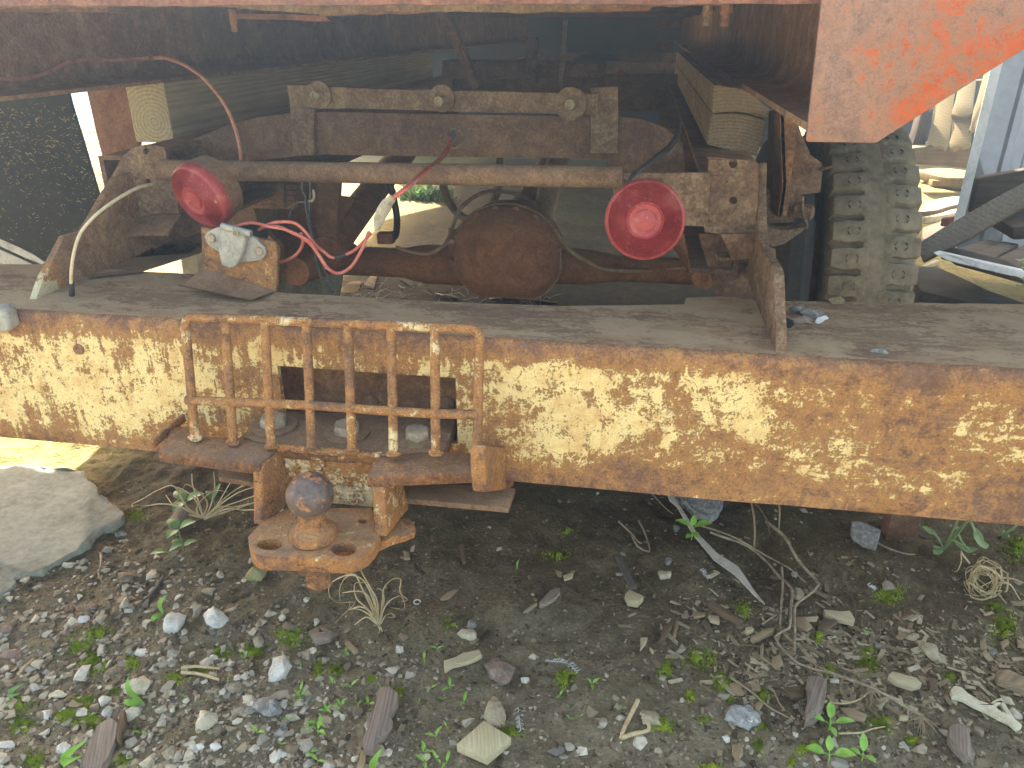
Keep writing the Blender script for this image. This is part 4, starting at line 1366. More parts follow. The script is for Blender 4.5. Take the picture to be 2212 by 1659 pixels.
mb.prism(jitter(ys('O', [(-200, 20), (230, 16), (236, 14), (460, 14), (640, 27), (720, 33), (800, 25), (1150, 28), (1390, 14), (1560, 12), (1560, -60), (-200, -60)], .875), .015, .0022), (0, .006, 0))
part('torn_flange', mb, M['roller_bar'], TRUCK, 'torn rusty flange hanging under the rear sill')
part('torn_flange', MB().prism(jitter(ys('O', [(690, 36), (1020, 23), (1240, 27), (1400, 24), (1410, 15), (1240, 14), (1000, 12), (690, 20)], .90), .015, .002), (0, .006, 0)), M['bed_red'], TRUCK)
part('torn_flange', MB().prism(jitter(ys('O', [(-200, 24), (232, 26), (232, 14), (-200, 12)], .90), .02, .001), (0, .05, 0)), M['frame'], TRUCK)
part('torn_flange', MB().prism(jitter(ys('O', [(505, 40), (716, 46), (700, 34), (505, 28)], .95), .02, .001), (0, .05, 0)), M['bed_red'], TRUCK)
BSH = 1.09 / math.tan(SUN_EL)
BDX, BDY = -BSH * math.sin(SUN_AZ), BSH * math.cos(SUN_AZ)
SUN_NOTCH = [(-1.30 + BDX, 3.6 + BDY), (-1.34 + BDX, 3.9 + BDY), (-1.10 + BDX, 4.33 + BDY), (-1.6 + BDX, 5.0 + BDY)]
deck = [(-2.7, .815), (1.0, .815), (1.0, 7.4), (-1.6 + BDX, 7.4)] + SUN_NOTCH[::-1] + [(-1.28 + BDX, 1.31 + BDY), (-2.7, 1.31 + BDY)]  # unseen left apron and notch shaped to cast shade and leave sun patches
part('bed_deck', MB().prism([(x, y, 1.075) for x, y in deck], (0, 0, .035)), M['bed_red'], TRUCK, 'steel deck of the bed overhead, widened and notched to shape the shade')
for Y in (1.6, 2.4, 3.2, 4.0, 4.8):
    part('bed_cross_sill', MB().box((-1.3, Y, 1.0), (.9, Y + .06, 1.07)), M['frame_dark'], TRUCK)
of = ys('O', [(1790, -260), (1776, -40), (1775, 0), (1742, 303), (1744, 307), (1888, 309), (1896, 307), (2212, 107), (2420, -25), (2420, -260)], .785)
part('corner_flap', MB().prism(of, (0, .006, 0)), M['orange_flap'], TRUCK, 'plum coloured steel corner plate with patches of orange paint', bevel=.0012)
for fr, x, y, r, h, mt in [('D', 180, 40, 34, 105, 'roller_bar'), ('D', 300, 20, 44, 130, 'bed_red'), ('A', 1500, 120, 26, 70, 'frame')]:
    q = PY(fr, x, y, .90)
    s_ = .33594 * (q - EYE).dot(_FW) / FOC
    BT = part('bed_bolt', MB().lathe([(r * s_, .01), (r * s_, -h * s_ * .45), (r * s_ * .9, -h * s_ * .5), (r * s_ * .7, -h * s_ * .5)], q, (0, 0, 1), 6), M[mt], TRUCK, bevel=.0008)
    th = []
    for k in range(9):
        z = -h * s_ * (.5 + .5 * k / 8)
        th += [(r * s_ * .74, z), (r * s_ * .62, z - .0012)]
    part('bolt_thread', MB().lathe(th + [(0, th[-1][1])], q, (0, 0, 1), 16), M[mt], BT)
# underbody details seen in the dark
part('hoist_strut', MB().prism(ys('B', [(1255, 60), (1330, 60), (1540, 560), (1500, 575)], 1.75), (0, .03, 0)), M['frame'], TRUCK, bevel=.002)
part('hoist_beam', MB().prism(ys('O', [(955, 130), (1305, 136), (1303, 168), (955, 172)], 2.3), (0, .08, 0)), M['frame'], TRUCK, bevel=.004)
part('hanging_rod', MB().bar(PY('O', 1222, 45, 1.9), PY('O', 1212, 182, 1.9), .012, .012, (0, 1, 0)), M['roller_bar'], TRUCK)
part('hoist_strut', MB().bar(PY('O', 1150, 80, 2.2), PY('O', 1148, 180, 2.2), .03, .03, (0, 1, 0)), M['frame_dark'], TRUCK)
part('red_lever', MB().prism(ys('C', [(1130, 290), (1150, 280), (1225, 282), (1226, 334), (1150, 310)], 2.4), (0, .02, 0)), M['bed_red'], TRUCK, 'red painted lever in the dark underbody and painted shade')
part('red_lever', MB().prism(ys('C', [(1300, 290), (1328, 280), (1326, 310), (1302, 306)], 2.4), (0, .02, 0)), M['bed_red'], TRUCK)
part('red_lever', MB().prism(ys('C', [(860, 480), (905, 450), (945, 482)], 2.5), (0, .02, 0)), M['bed_red'], TRUCK)
part('red_lever', MB().prism(ys('C', [(1100, 150), (1130, 130), (1300, 140), (1290, 178), (1110, 180)], 2.2), (0, .02, 0)), M['bed_red'], TRUCK)
part('added_light_blocker', MB().box((-3.0, 6.6, .08), (1.2, 6.65, 1.07)), M['dark_void'], TRUCK)  # added panel blocking light and bright ground beyond the underbody
part('cab_back', MB().box((-1.75, 7.45, .35), (1.2, 7.6, 1.35)), M['bed_red'], TRUCK, bevel=.03)
# grey clip at the far left of the bumper
part('bumper_clip', MB().prism(ys('E', [(-80, 950), (10, 950), (40, 990), (64, 1080), (50, 1110), (-80, 1125)], YB - .02), (0, .02, 0)), M['grey_metal'], TRUCK, bevel=.004, seg=3)


# ================================================================== TIMBER BLOCKS
lw = [PY('A', x, y, 1.36) for x, y in [(795, 590), (1035, 528), (1136, 912), (890, 922)]]
x0, x1 = (lw[0].x + lw[3].x) / 2, (lw[1].x + lw[2].x) / 2
zt_, zb_ = ZBED - .001, (lw[2].z + lw[3].z) / 2
b0 = Vector(((x0 + x1) / 2, 1.36, zb_))
solo('timber_block', MB().prism([(x0, 1.36, zb_), (x1, 1.36, zb_), (x1, 1.36, zt_), (x0, 1.36, zt_)], (0, 1.9, 0)), M['timber'], b0,
     'pale sawn timber with ring grain end wedged at the left under the bed', 'timber', 'timbers between chassis and bed', bevel=.0025)
yw = 1.35
ra = ys('C', [(1505, 545), (1620, 560), (1720, 580), (1862, 705), (1850, 765), (1700, 725), (1600, 720), (1492, 730)], yw)
rb2 = ys('C', [(1490, 735), (1600, 728), (1720, 738), (1835, 772), (1815, 900), (1780, 1005), (1620, 975), (1458, 930)], yw)
b1 = Vector((rb2[0].x, yw, rb2[-1].z))
solo('timber_block', MB().prism(jitter(ra, .02, .001), (.0, 1.9, 0)), M['timber_old'], b1, 'cracked upper half of the dark split timber on the right bracket', 'timber', 'timbers between chassis and bed', bevel=.002)
solo('timber_block', MB().prism(jitter(rb2, .02, .001), (.0, 1.9, 0)), M['timber_old'], b1, 'lower half of the split timber on the right bracket with bare end grain', 'timber', 'timbers between chassis and bed', bevel=.002)


# ================================================================== GROUND THINGS
def hull_rock(size, seed, n=18, rough=.10, sub=2, ang=0.0):
    r = random.Random(seed)
    mb = MB()
    for _ in range(n):
        while True:
            v = Vector((r.uniform(-1, 1), r.uniform(-1, 1), r.uniform(-1, 1)))
            if .15 < v.length < 1:
                break
        v = v.normalized() * r.uniform(.78, 1.08)
        mb.bm.verts.new(v)
    res = bmesh.ops.convex_hull(mb.bm, input=mb.bm.verts[:])
    loose = [v for v in mb.bm.verts if not v.link_faces]
    bmesh.ops.delete(mb.bm, geom=loose, context='VERTS')
    bmesh.ops.triangulate(mb.bm, faces=mb.bm.faces[:])
    for k in range(sub):
        bmesh.ops.subdivide_edges(mb.bm, edges=mb.bm.edges[:], cuts=1, use_grid_fill=True)
        if k == 0:
            bmesh.ops.smooth_vert(mb.bm, verts=mb.bm.verts[:], factor=.25, use_axis_x=True, use_axis_y=True, use_axis_z=True)
    off = Vector((seed * 1.7, seed * .9, seed * 2.1))
    for i in range(3):
        lo = min(v.co[i] for v in mb.bm.verts)
        hi = max(v.co[i] for v in mb.bm.verts)
        for v in mb.bm.verts:
            v.co[i] = (v.co[i] - lo) / (hi - lo) * 2 - 1
    for v in mb.bm.verts:
        v.co += mnoise.noise_vector(v.co * 1.6 + off) * rough + mnoise.noise_vector(v.co * 5 + off) * rough * .5
    m = Matrix.Rotation(ang, 3, 'Z')
    for v in mb.bm.verts:
        v.co = m @ Vector((v.co.x * size[0], v.co.y * size[1], v.co.z * size[2]))
    return mb


_seed = [100]


def nxt():
    _seed[0] += 1
    return _seed[0]


def stone(fr, x, y, w, h, mat, label, name='stone', cat='stone', group='larger stones lying on the soil', flat=.55, rough=.12, ang=0.0, sink=.25, n=16):
    """x, y: middle of the stone in that view; w, h: its width and height there"""
    p = PG(fr, x, y + h * .12)
    m = pxm(fr, p)
    sx = w * m / 2
    sy = max(.35 * sx, min(1.5 * sx, h * m / 2 * 1.15))
    szz = min(sx, sy) * flat * 1.25
    mb = hull_rock((sx, sy, szz), nxt(), n, rough, 2, ang)
    for v in mb.bm.verts:
        v.co += p + Vector((0, 0, szz * (1 - 2 * sink) * .6))
    return solo(name, mb, M[mat], p, label, cat, group, smooth=40)


def chip(fr, pts, mat, label, name='wood_chip', cat='wood chip', thick=.006, group='wood chips and bark on the soil', rough=.0012, lift=.002, axis=None, tilt=None, seg=.012):
    """outline traced on the soil, given its own thickness; grain runs along its long side (local X)"""
    P = [PG(fr, x, y) for x, y in pts]
    c = sum(P, Vector()) / len(P)
    zz_ = max(float(gz(p.x, p.y)) for p in P + [c])
    if axis is None:
        best = max(((P[i] - P[j]) for i in range(len(P)) for j in range(i)), key=lambda d: d.length)
        axis = math.atan2(best.y, best.x)
    R = Matrix.Rotation(-axis, 3, 'Z')
    loc = Vector((c.x, c.y, zz_ + lift))
    L = [R @ Vector((p.x - c.x, p.y - c.y, 0)) for p in P]
    area = sum(L[i].x * L[(i + 1) % len(L)].y - L[(i + 1) % len(L)].x * L[i].y for i in range(len(L)))
    if area < 0:
        L = L[::-1]
    mb = MB()
    poly = jitter(L, seg, rough, nxt())
    mb.prism([Vector((p.x, p.y, thick * (1 + .25 * mnoise.noise(p * 50)))) for p in poly], (0, 0, -thick))
    mb.rough(rough * .6, 60)
    me = mb.mesh(name, M[mat], (0, 0, 0), min(.0012, thick * .2), 40)
    o = bpy.data.objects.new(name, me)
    o.location = loc
    o.rotation_euler = (tilt[0] if tilt else 0, tilt[1] if tilt else 0, axis)
    COL.objects.link(o)
    return props(o, label, cat, group)


# flagstone at the left
SL = [(-420, 205), (-200, 200), (150, 206), (290, 222), (345, 226), (410, 230), (418, 262), (470, 312), (496, 350), (560, 395), (601, 436), (575, 468), (500, 500), (440, 548), (430, 575),
      (330, 628), (260, 668), (205, 705), (120, 728), (72, 748), (62, 790), (0, 828), (-420, 900)]
P = [PZ('J', x, y, .014) for x, y in SL]
P = [p + Vector((0, 0, .003)) for p in P]
c0 = Vector((sum(p.x for p in P) / len(P), sum(p.y for p in P) / len(P), 0))
mb = MB().prism(jitter(P, .012, .007), (0, 0, -.035))
solo('flagstone', mb, M['slab'], c0, 'large flat grey green slab of stone on the ground at the left', 'stone slab', bevel=.003)

for a in [
    ('J', 850, 962, 92, 105, 'stone_white', 'upright white stone beside the taller grass blade', .9),
    ('J', 1038, 940, 130, 100, 'stone_white', 'broad white stone in the gravel right of the grass blade', .8),
    ('J', 1345, 1180, 125, 125, 'stone_white', 'biggest white stone, with a buff patch at its foot', .8),
    ('J', 665, 1258, 132, 92, 'stone_cream', 'smooth cream stone under a green blade of grass', .6),
    ('J', 1002, 1425, 105, 105, 'stone_cream', 'angular cream stone near the dark speckled one', .8),
    ('J', 1290, 1362, 152, 100, 'stone_grey', 'dark grey stone speckled with white', .6),
    ('J', 640, 1402, 72, 72, 'stone_cream', 'small cream stone above the bark slab', .7),
    ('J', 500, 1340, 64, 52, 'stone_white', 'small white stone above bright moss', .7),
    ('J', 520, 1388, 50, 60, 'stone_white', 'tiny white stone beside the moss cushion', .7),
    ('J', 232, 1396, 58, 52, 'stone_white', 'small white stone at the left end of the bright moss', .7),
    ('J', 305, 1560, 82, 56, 'stone_white', 'oval white stone left of the bark slab', .6),
    ('J', 715, 1632, 70, 50, 'stone_cream', 'rounded cream stone at the bottom edge left of the sprouts', .6),
    ('J', 282, 1305, 86, 46, 'stone_cream', 'long cream stone lying above the moss at the left', .6),
    ('J', 328, 682, 54, 40, 'stone_cream', 'cream stone at the lower edge of the flagstone', .7),
    ('J', 605, 745, 80, 66, 'stone_brown', 'pair of buff lumps in the gravel near the flagstone', .7),
    ('J', 442, 886, 58, 46, 'stone_pink', 'pinkish stone in the middle of the left gravel', .7),
    ('J', 402, 946, 56, 42, 'stone_white', 'pale bluish stone in the middle of the left gravel', .6),
    ('J', 28, 1002, 66, 60, 'stone_pink', 'pinkish stone at the left edge of the picture', .6),
    ('J', 62, 1112, 122, 60, 'stone_pink', 'wide pinkish flat stone at the left edge', .45),
    ('J', 30, 1545, 110, 60, 'stone_white', 'flat white stone in the lower left corner', .45),
    ('J', 1236, 716, 110, 86, 'stone_moss', 'stone with yellow moss behind the tow ball plate', .6),
    ('J', 1360, 1480, 62, 56, 'stone_grey', 'plain dark pebble below the speckled stone', .6),
    ('J', 1205, 1325, 72, 44, 'stone_cream', 'cream stone touching the dark speckled one', .6),
    ('J', 1042, 1556, 66, 42, 'stone_white', 'white stone with a rusty end near the bottom edge', .6),
    ('J', 965, 1556, 50, 32, 'stone_white', 'small white stone near the bottom edge', .6),
    ('J', 1362, 1588, 60, 42, 'stone_white', 'white stone under the seedlings at the bottom', .6),
    ('J', 690, 1102, 66, 36, 'stone_white', 'thin pale stone in the mossy gravel', .5),
    ('J', 585, 528, 62, 36, 'stone_grey', 'blue grey flat stone at the point of the flagstone', .45),
    ('K', 282, 868, 130, 76, 'stone_brown', 'brown stone near the dried grass tuft', .7),
    ('K', 1350, 866, 42, 30, 'stone_pink', 'small pink stone on top of a soil hummock', .7),
    ('K', 1078, 890, 118, 70, 'stone_cream', 'cream stone with a tall grey lump behind it', .6),
    ('K', 1108, 835, 56, 76, 'stone_grey', 'upright grey lump behind the cream stone', .8),
    ('K', 1262, 1100, 190, 150, 'stone_pink', 'rough triangular pinkish stone', .45),
    ('K', 1238, 1342, 132, 196, 'stone_buff', 'oval pitted buff stone standing above the wood offcut', .5),
    ('K', 432, 1605, 42, 36, 'stone_cream', 'cream pebble beside the lower end of the bark strip', .7),
    ('K', 710, 905, 66, 42, 'stone_brown', 'buff twin pebbles below the dried grass tuft', .6),
    ('L', 1665, 970, 96, 156, 'stone_buff', 'tall grey buff stone at the right', .5),
    ('L', 910, 664, 74, 78, 'stone_buff', 'rounded buff stone behind the bent stalk', .8),
    ('L', 140, 548, 80, 60, 'stone_cream', 'grey cream stone left of the white lath', .6),
    ('L', 162, 470, 44, 52, 'stone_grey', 'small grey stone left of the white lath', .6),
    ('L', 210, 275, 40, 60, 'stone_grey', 'grey stone at the upper end of the white lath', .6),
    ('L', 65, 1370, 120, 84, 'stone_buff', 'grey brown lump beside the broken white stalk', .6),
    ('L', 1370, 955, 40, 46, 'stone_grey', 'grey pebble beside bright moss at the right', .7),
    ('L', 2040, 990, 74, 50, 'stone_grey', 'blue grey pebble near the right edge', .6),
    ('L', 1570, 905, 90, 50, 'stone_buff', 'flat buff stone left of the tall grey one', .5),
    ('L', 1300, 1162, 66, 44, 'stone_brown', 'rounded brown pebble under the long stalk', .6),
    ('L', 495, 1490, 50, 44, 'stone_white', 'pale translucent pebble at the bottom', .6),
    ('L', 2115, 1265, 74, 60, 'stone_cream', 'pale stone beside the split plank at the right edge', .6),
    ('L', 1725, 1020, 60, 70, 'stone_buff', 'small lump leaning on the tall grey stone', .6),
]:
    fr, x, y, w, h, mt, lb, fl = a
    stone(fr, x, y, w, h, mt, lb, flat=fl)
q = PG('L', 330, 175)
chip('L', [(185, 95), (470, 120), (475, 175), (440, 235), (395, 268), (330, 240), (240, 180)], 'stone_grey', 'flat grey stone half under the bumper behind the white lath', 'stone', 'stone', .02, 'larger stones lying on the soil', .003)
chip('L', [(1205, 305), (1290, 330), (1365, 385), (1350, 435), (1280, 400), (1215, 350)], 'stone_grey', 'dark grey flat stone under the bumper at the right', 'stone', 'stone', .018, 'larger stones lying on the soil', .002)
fp_ = PG('L', 1490, 320)
mb = MB().box((fp_.x - .028, fp_.y - .012, fp_.z - .01), (fp_.x + .028, fp_.y + .03, fp_.z + .09)).rough(.004, 40)
solo('iron_stump', mb, M['frame'], fp_, 'short rusty iron stump standing in the soil under the bumper', 'iron stump', bevel=.003)

# wood pieces
chip('K', [(1175, 1440), (1335, 1538), (1195, 1662), (1020, 1590)], 'offcut', 'square cream wood offcut lying below the oval stone', 'wood_offcut', 'wood offcut', .016, lift=.003, seg=.03)
chip('K', [(580, 1275), (630, 1258), (684, 1300), (685, 1345), (640, 1410), (650, 1450), (600, 1520), (560, 1545), (540, 1600), (485, 1605), (480, 1550), (515, 1470), (500, 1440), (545, 1380), (560, 1310)], 'bark', 'long pinkish grey strip of bark near the bottom', 'bark_strip', 'bark', .014, rough=.004)
chip('K', [(470, 1580), (505, 1575), (480, 1700), (440, 1700)], 'chip_tan', 'pale splinter under the lower end of the bark strip', thick=.004)
chip('J', [(478, 1490), (545, 1455), (580, 1475), (560, 1560), (540, 1640), (500, 1700), (400, 1700)], 'bark', 'broad grey bark slab in the lower left', 'bark_slab', 'bark', .012, rough=.003)
chip('J', [(590, 1425), (618, 1420), (615, 1490), (590, 1560), (570, 1560), (575, 1480)], 'chip_brown', 'dark bark splinter beside the broad bark slab', 'bark_splinter', 'bark', .012, rough=.003)
chip('J', [(815, 500), (860, 445), (905, 440), (910, 470), (850, 510), (825, 518)], 'bark', 'grey bark lump below the dead grass clump', 'bark_lump', 'bark', .014, rough=.003)
chip('K', [(1490, 735), (1560, 670), (1610, 662), (1612, 690), (1560, 735), (1500, 757)], 'bark', 'curled bark chip in the middle of the soil', 'bark_chip', 'bark', .010, rough=.003)
chip('K', [(1400, 775), (1470, 750), (1480, 760), (1430, 788)], 'chip_tan', 'small tan chip left of the curled bark chip')
chip('K', [(1605, 595), (1618, 590), (1628, 650), (1612, 728), (1602, 725)], 'chip_brown', 'dark upright splinter behind the curled bark chip', thick=.004, tilt=(0, -.25))
chip('K', [(945, 1080), (1010, 1050), (1060, 1030), (1150, 1008), (1166, 1035), (1120, 1070), (1060, 1080), (1000, 1110), (950, 1128)], 'chip_pale', 'crumbly pale bark curl left of the pinkish stone', 'bark_curl', 'bark', .010, rough=.004)
chip('K', [(180, 915), (310, 920), (290, 960), (210, 975)], 'bark', 'flat wood chip in front of the brown stone', thick=.012)
chip('K', [(375, 960), (400, 950), (455, 1010), (430, 1025)], 'chip_tan', 'grey wood chip right of the brown stone', thick=.008)
chip('K', [(1930, 455), (1962, 462), (1998, 540), (2052, 668), (2010, 668), (1955, 530)], 'plank_grey', 'bluish grey flat stick with a yellow lump at its foot', 'stick', 'stick', .006)
chip('K', [(1985, 700), (2010, 670), (2060, 690), (2090, 715), (2060, 748), (2000, 735)], 'chip_pale', 'yellow wood lump at the foot of the grey flat stick', thick=.014, rough=.003)
chip('K', [(1035, 400), (1055, 405), (1072, 490), (1050, 490)], 'chip_brown', 'dark upright chip in the shaded soil', thick=.004)
chip('K', [(712, 430), (745, 440), (752, 468), (715, 472)], 'chip_tan', 'tan chip in the shaded soil right of the hitch', thick=.005)
chip('K', [(755, 395), (780, 388), (770, 425), (752, 422)], 'chip_pale', 'tiny pale leaf bit above the tan chip', 'leaf_scrap', 'dead leaf', .002)
chip('K', [(865, 330), (890, 325), (888, 362), (866, 365)], 'chip_brown', 'brown leaf scrap in the shaded soil', 'leaf_scrap', 'dead leaf', .002)
chip('K', [(925, 705), (965, 665), (1010, 640), (1018, 655), (975, 700), (940, 722)], 'chip_tan', 'curled dead leaf right of the dried grass tuft', 'leaf_scrap', 'dead leaf', .003)
chip('K', [(1585, 530), (1625, 545), (1622, 568), (1600, 565)], 'chip_tan', 'tan dead leaf above the curled bark chip', 'leaf_scrap', 'dead leaf', .003)
chip('K', [(1632, 565), (1690, 560), (1680, 588), (1640, 592)], 'chip_pale', 'pale chip beside the tan dead leaf', thick=.004)
LATH = [(152, 138), (192, 140), (215, 182), (322, 325), (440, 448), (556, 568), (655, 674), (717, 742), (650, 690), (540, 590), (420, 468), (298, 338), (205, 215), (165, 170)]
chip('L', LATH, 'lath', 'long pale lath tapering to a point', 'lath', 'lath', .004, 'laths and sticks', .0008, seg=.05)
for pts, mt, lb, th in [
    ([(1050, 775), (1200, 790), (1232, 830), (1225, 858), (1120, 830), (1060, 805)], 'chip_pale', 'broad pale chip behind the fork of the stalks', .010),
    ([(385, 755), (430, 750), (590, 840), (570, 860), (470, 820)], 'chip_brown', 'long dark brown chip left of the stalks', .012),
    ([(1420, 1165), (1445, 1145), (1580, 1180), (1615, 1205), (1560, 1232), (1470, 1205)], 'chip_pale', 'thick tan chip below the right hand moss', .012),
    ([(630, 945), (700, 900), (770, 880), (755, 915), (650, 962)], 'chip_tan', 'grey brown chip below the long dark one', .010),
    ([(510, 1190), (570, 1190), (595, 1255), (545, 1250)], 'chip_tan', 'square pale chip among the crumbs', .006),
    ([(2035, 1150), (2100, 1165), (2212, 1205), (2290, 1235), (2290, 1290), (2150, 1240), (2050, 1200)], 'timber_old', 'split brown plank end at the right edge', .016),
    ([(945, 1230), (1010, 1222), (1052, 1260), (1050, 1330), (1030, 1400), (940, 1445), (942, 1370), (960, 1300)], 'bark', 'stubby upright wood stump chunk near the four leaf sprout', .03),
    ([(1765, 1470), (1800, 1452), (1860, 1475), (1890, 1560), (1912, 1640), (1860, 1655), (1790, 1580), (1762, 1530)], 'bark', 'reddish bark slab in the lower right corner', .016),
    ([(830, 1225), (890, 1215), (948, 1235), (935, 1275), (870, 1280)], 'chip_brown', 'red brown bark flake left of the stump chunk', .008),
    ([(760, 1040), (800, 1035), (820, 1085), (780, 1120), (755, 1080)], 'chip_tan', 'heart shaped tan chip under the stalks', .005),
    ([(1150, 1330), (1200, 1330), (1300, 1385), (1285, 1410), (1200, 1390)], 'chip_tan', 'dead leaf shaped chip right of the stump chunk', .005),
    ([(1060, 1325), (1100, 1310), (1120, 1370), (1090, 1400)], 'chip_tan', 'tan chip behind the four leaf sprout', .005),
    ([(105, 960), (130, 890), (170, 870), (180, 890), (140, 950)], 'chip_brown', 'brown chip at the left of the crumbs', .010),
    ([(180, 930), (205, 830), (222, 835), (205, 925)], 'chip_tan', 'narrow chip standing beside the brown one', .006),
    ([(600, 880), (640, 870), (650, 900), (612, 915)], 'chip_pale', 'pale nub of wood above the stalk bend', .010),
    ([(885, 810), (940, 815), (990, 870), (960, 885), (900, 850)], 'chip_tan', 'tan flake left of the broad pale chip', .005),
    ([(920, 810), (1020, 815), (1010, 840), (950, 838)], 'chip_pale', 'thin pale flake touching the broad chip', .004),
    ([(1020, 840), (1110, 835), (1130, 860), (1060, 880), (1020, 870)], 'chip_brown', 'dark flake below the broad pale chip', .007),
    ([(1485, 1375), (1545, 1375), (1540, 1400), (1490, 1398)], 'chip_pale', 'small rounded chip beside the bright moss', .006),
    ([(1650, 1180), (1690, 1180), (1700, 1230), (1660, 1235)], 'chip_brown', 'dark nub left of the bone', .012),
    ([(2160, 940), (2260, 960), (2260, 990), (2170, 980)], 'chip_tan', 'tan splinter at the right edge', .006),
    ([(2065, 950), (2110, 935), (2120, 960), (2080, 1000)], 'chip_tan', 'tan triangular chip near the blue grey pebble', .006),
    ([(530, 1550), (580, 1545), (590, 1600), (560, 1640), (525, 1600)], 'chip_tan', 'pale crumbly flake at the bottom', .008),
    ([(660, 1310), (690, 1290), (705, 1310), (680, 1360), (662, 1355)], 'chip_tan', 'narrow tan chip above the pale shell', .006),
    ([(390, 815), (450, 815), (455, 845), (400, 845)], 'chip_pale', 'pale rounded chip above the long grey brown one', .008),
    ([(300, 785), (380, 780), (375, 800), (310, 815)], 'chip_tan', 'tan chip left of the long dark one', .006),
    ([(0, 935), (42, 935), (30, 970), (0, 1000)], 'chip_pale', 'pale slanting chip at the left of the right hand crumbs', .006),
    ([(55, 985), (80, 1000), (72, 1015), (52, 1000)], 'chip_pale', 'tiny yellow chip beside the pale slanting one', .004),
    ([(690, 975), (706, 975), (706, 1030), (690, 1030)], 'chip_tan', 'slim upright chip in the crumbs', .004),
    ([(640, 1190), (690, 1215), (690, 1235), (640, 1230)], 'chip_tan', 'slim tan chip near the moss tuft', .004),
]:
    chip('L', pts, mt, lb, thick=th)

# bone, shell, feathers, foil
BN = [(1775, 1240), (1800, 1215), (1840, 1222), (1880, 1262), (1940, 1300), (2010, 1320), (2020, 1300), (2065, 1290), (2090, 1320), (2120, 1370), (2150, 1410), (2185, 1450), (2180, 1475), (2150, 1482), (2110, 1440), (2050, 1415), (1990, 1370), (1920, 1345), (1850, 1310), (1785, 1290)]
P = [PG('L', x, y) for x, y in BN]
zb0 = max(p.z for p in P) + .003
H1 = [PG('L', x, y) for x, y in [(2040, 1325), (2065, 1322), (2080, 1350), (2095, 1378), (2070, 1372), (2048, 1350)]]
cB = sum(P, Vector()) / len(P)
cB.z = zb0
mb = MB().prism([Vector((p.x, p.y, zb0 + .008)) for p in P], (0, 0, -.009), [[Vector((p.x, p.y, zb0 + .008)) for p in H1]])
solo('bone', mb, M['bone'], cB, 'old cream bone with a forked end lying on the soil', 'bone', bevel=.003, seg=3)
p = PG('L', 630, 1415, .006)
solo('snail_shell', MB().tube([p + Vector((math.cos(t) * (.009 - .0012 * t), math.sin(t) * (.009 - .0012 * t), .0012 * t)) for t in np.linspace(0, 6, 24)], lambda t: .0055 * (1 - .75 * t), 10), M['shell'], p, 'small white snail shell beside the crumpled film', 'snail shell', smooth=80)
p = PG('K', 790, 707, .002)
solo('snail_shell', MB().tube([p + Vector((math.cos(t) * .006, math.sin(t) * .006, 0)) for t in np.linspace(0, 5.6, 20)], .0013, 6), M['shell'], p, 'tiny broken shell ring beside the dried grass tuft', 'snail shell', smooth=80)
p = PG('L', 585, 1380)
mb = MB().sphere(p + Vector((0, 0, .006)), (.026, .022, .010), 3)
for v in mb.bm.verts:
    v.co += mnoise.noise_vector(v.co * 90) * .008
solo('crumpled_film', mb, M['foil'], p, 'crumpled scrap of grey plastic film on the soil', 'plastic scrap', smooth=20)
for i, (fr, x, y, dx, dy, lb) in enumerate([('K', 1690, 1090, 25, 28, 'white downy feather by the moss right of the pinkish stone'), ('K', 1600, 1055, 55, 8, 'wispy white feather left of the downy one'),
                                            ('K', 1378, 1385, 8, 70, 'thin white feather right of the oval stone'), ('L', 370, 548, 22, 30, 'small white tuft of down near the lath'), ('L', 1330, 625, 22, 18, 'tiny white down tuft in the right hand soil')]):
    p = PG(fr, x, y, .003)
    mb = MB()
    a_, b_ = PG(fr, x - dx, y - dy, .003), PG(fr, x + dx, y + dy, .004)
    mb.tube([a_, p, b_], .0005, 5)
    for k in range(26):
        q = a_.lerp(b_, (k + .5) / 26)
        s_ = (b_ - a_).cross(Vector((0, 0, 1))).normalized() * random.uniform(.003, .008) * random.choice((-1, 1))
        mb.tube([q, q + s_ + (b_ - a_) * .12 + Vector((0, 0, .002))], .0003, 4)
    solo('feather', mb, M['feather'], p, lb, 'feather', 'scraps of feather on the soil')


# ---------------------------------------------------------------- dry stalks and grass
def stalk(name, fr, pts, r, mat, label, cat='dry stalk', group='dry stalks on the soil', lift=.006, smooth=3, taper=.3, arch=0.0):
    P = [PG(fr, x, y, lift + random.uniform(0, .003)) for x, y in pts]
    if arch:
        for i, p in enumerate(P):
            p.z += arch * math.sin(math.pi * i / (len(P) - 1))
    return solo(name, MB().tube(P, lambda t: r * (1 - taper * t), 8, smooth=smooth).rough(r * .25, 150), M[mat], P[0], label, cat, group, smooth=70)


stalk('dry_stalk', 'L', [(300, 268), (420, 320), (560, 382), (720, 478), (850, 540), (950, 612)], 0.0019, 'stalk_grey', 'upper dry stalk running down from behind the lath', arch=.01)
stalk('dry_stalk', 'L', [(400, 330), (500, 370), (620, 410), (730, 510), (800, 590), (868, 662), (862, 760), (852, 890), (768, 942), (900, 1095), (1100, 1150), (1320, 1232), (1480, 1320), (1612, 1392)], 0.0026, 'stalk_grey', 'longest bent dry stalk ending in roots', smooth=2, lift=.012)
stalk('dry_stalk', 'L', [(720, 275), (800, 340), (850, 400), (895, 490), (960, 570), (1022, 638), (950, 710), (882, 772), (885, 900), (880, 1050)], 0.0030, 'stalk_grey', 'thick dry stalk with a sharp elbow', smooth=2, lift=.014)
stalk('dry_stalk', 'L', [(828, 920), (920, 1000), (1010, 1100), (1150, 1165), (1310, 1222)], 0.0025, 'stalk_grey', 'pale stalk lying beside the longest one', lift=.010)
stalk('dry_stalk', 'L', [(812, 530), (815, 640), (806, 780), (800, 890)], 0.0022, 'stalk_grey', 'short upright looking stalk between the bent ones', lift=.010)
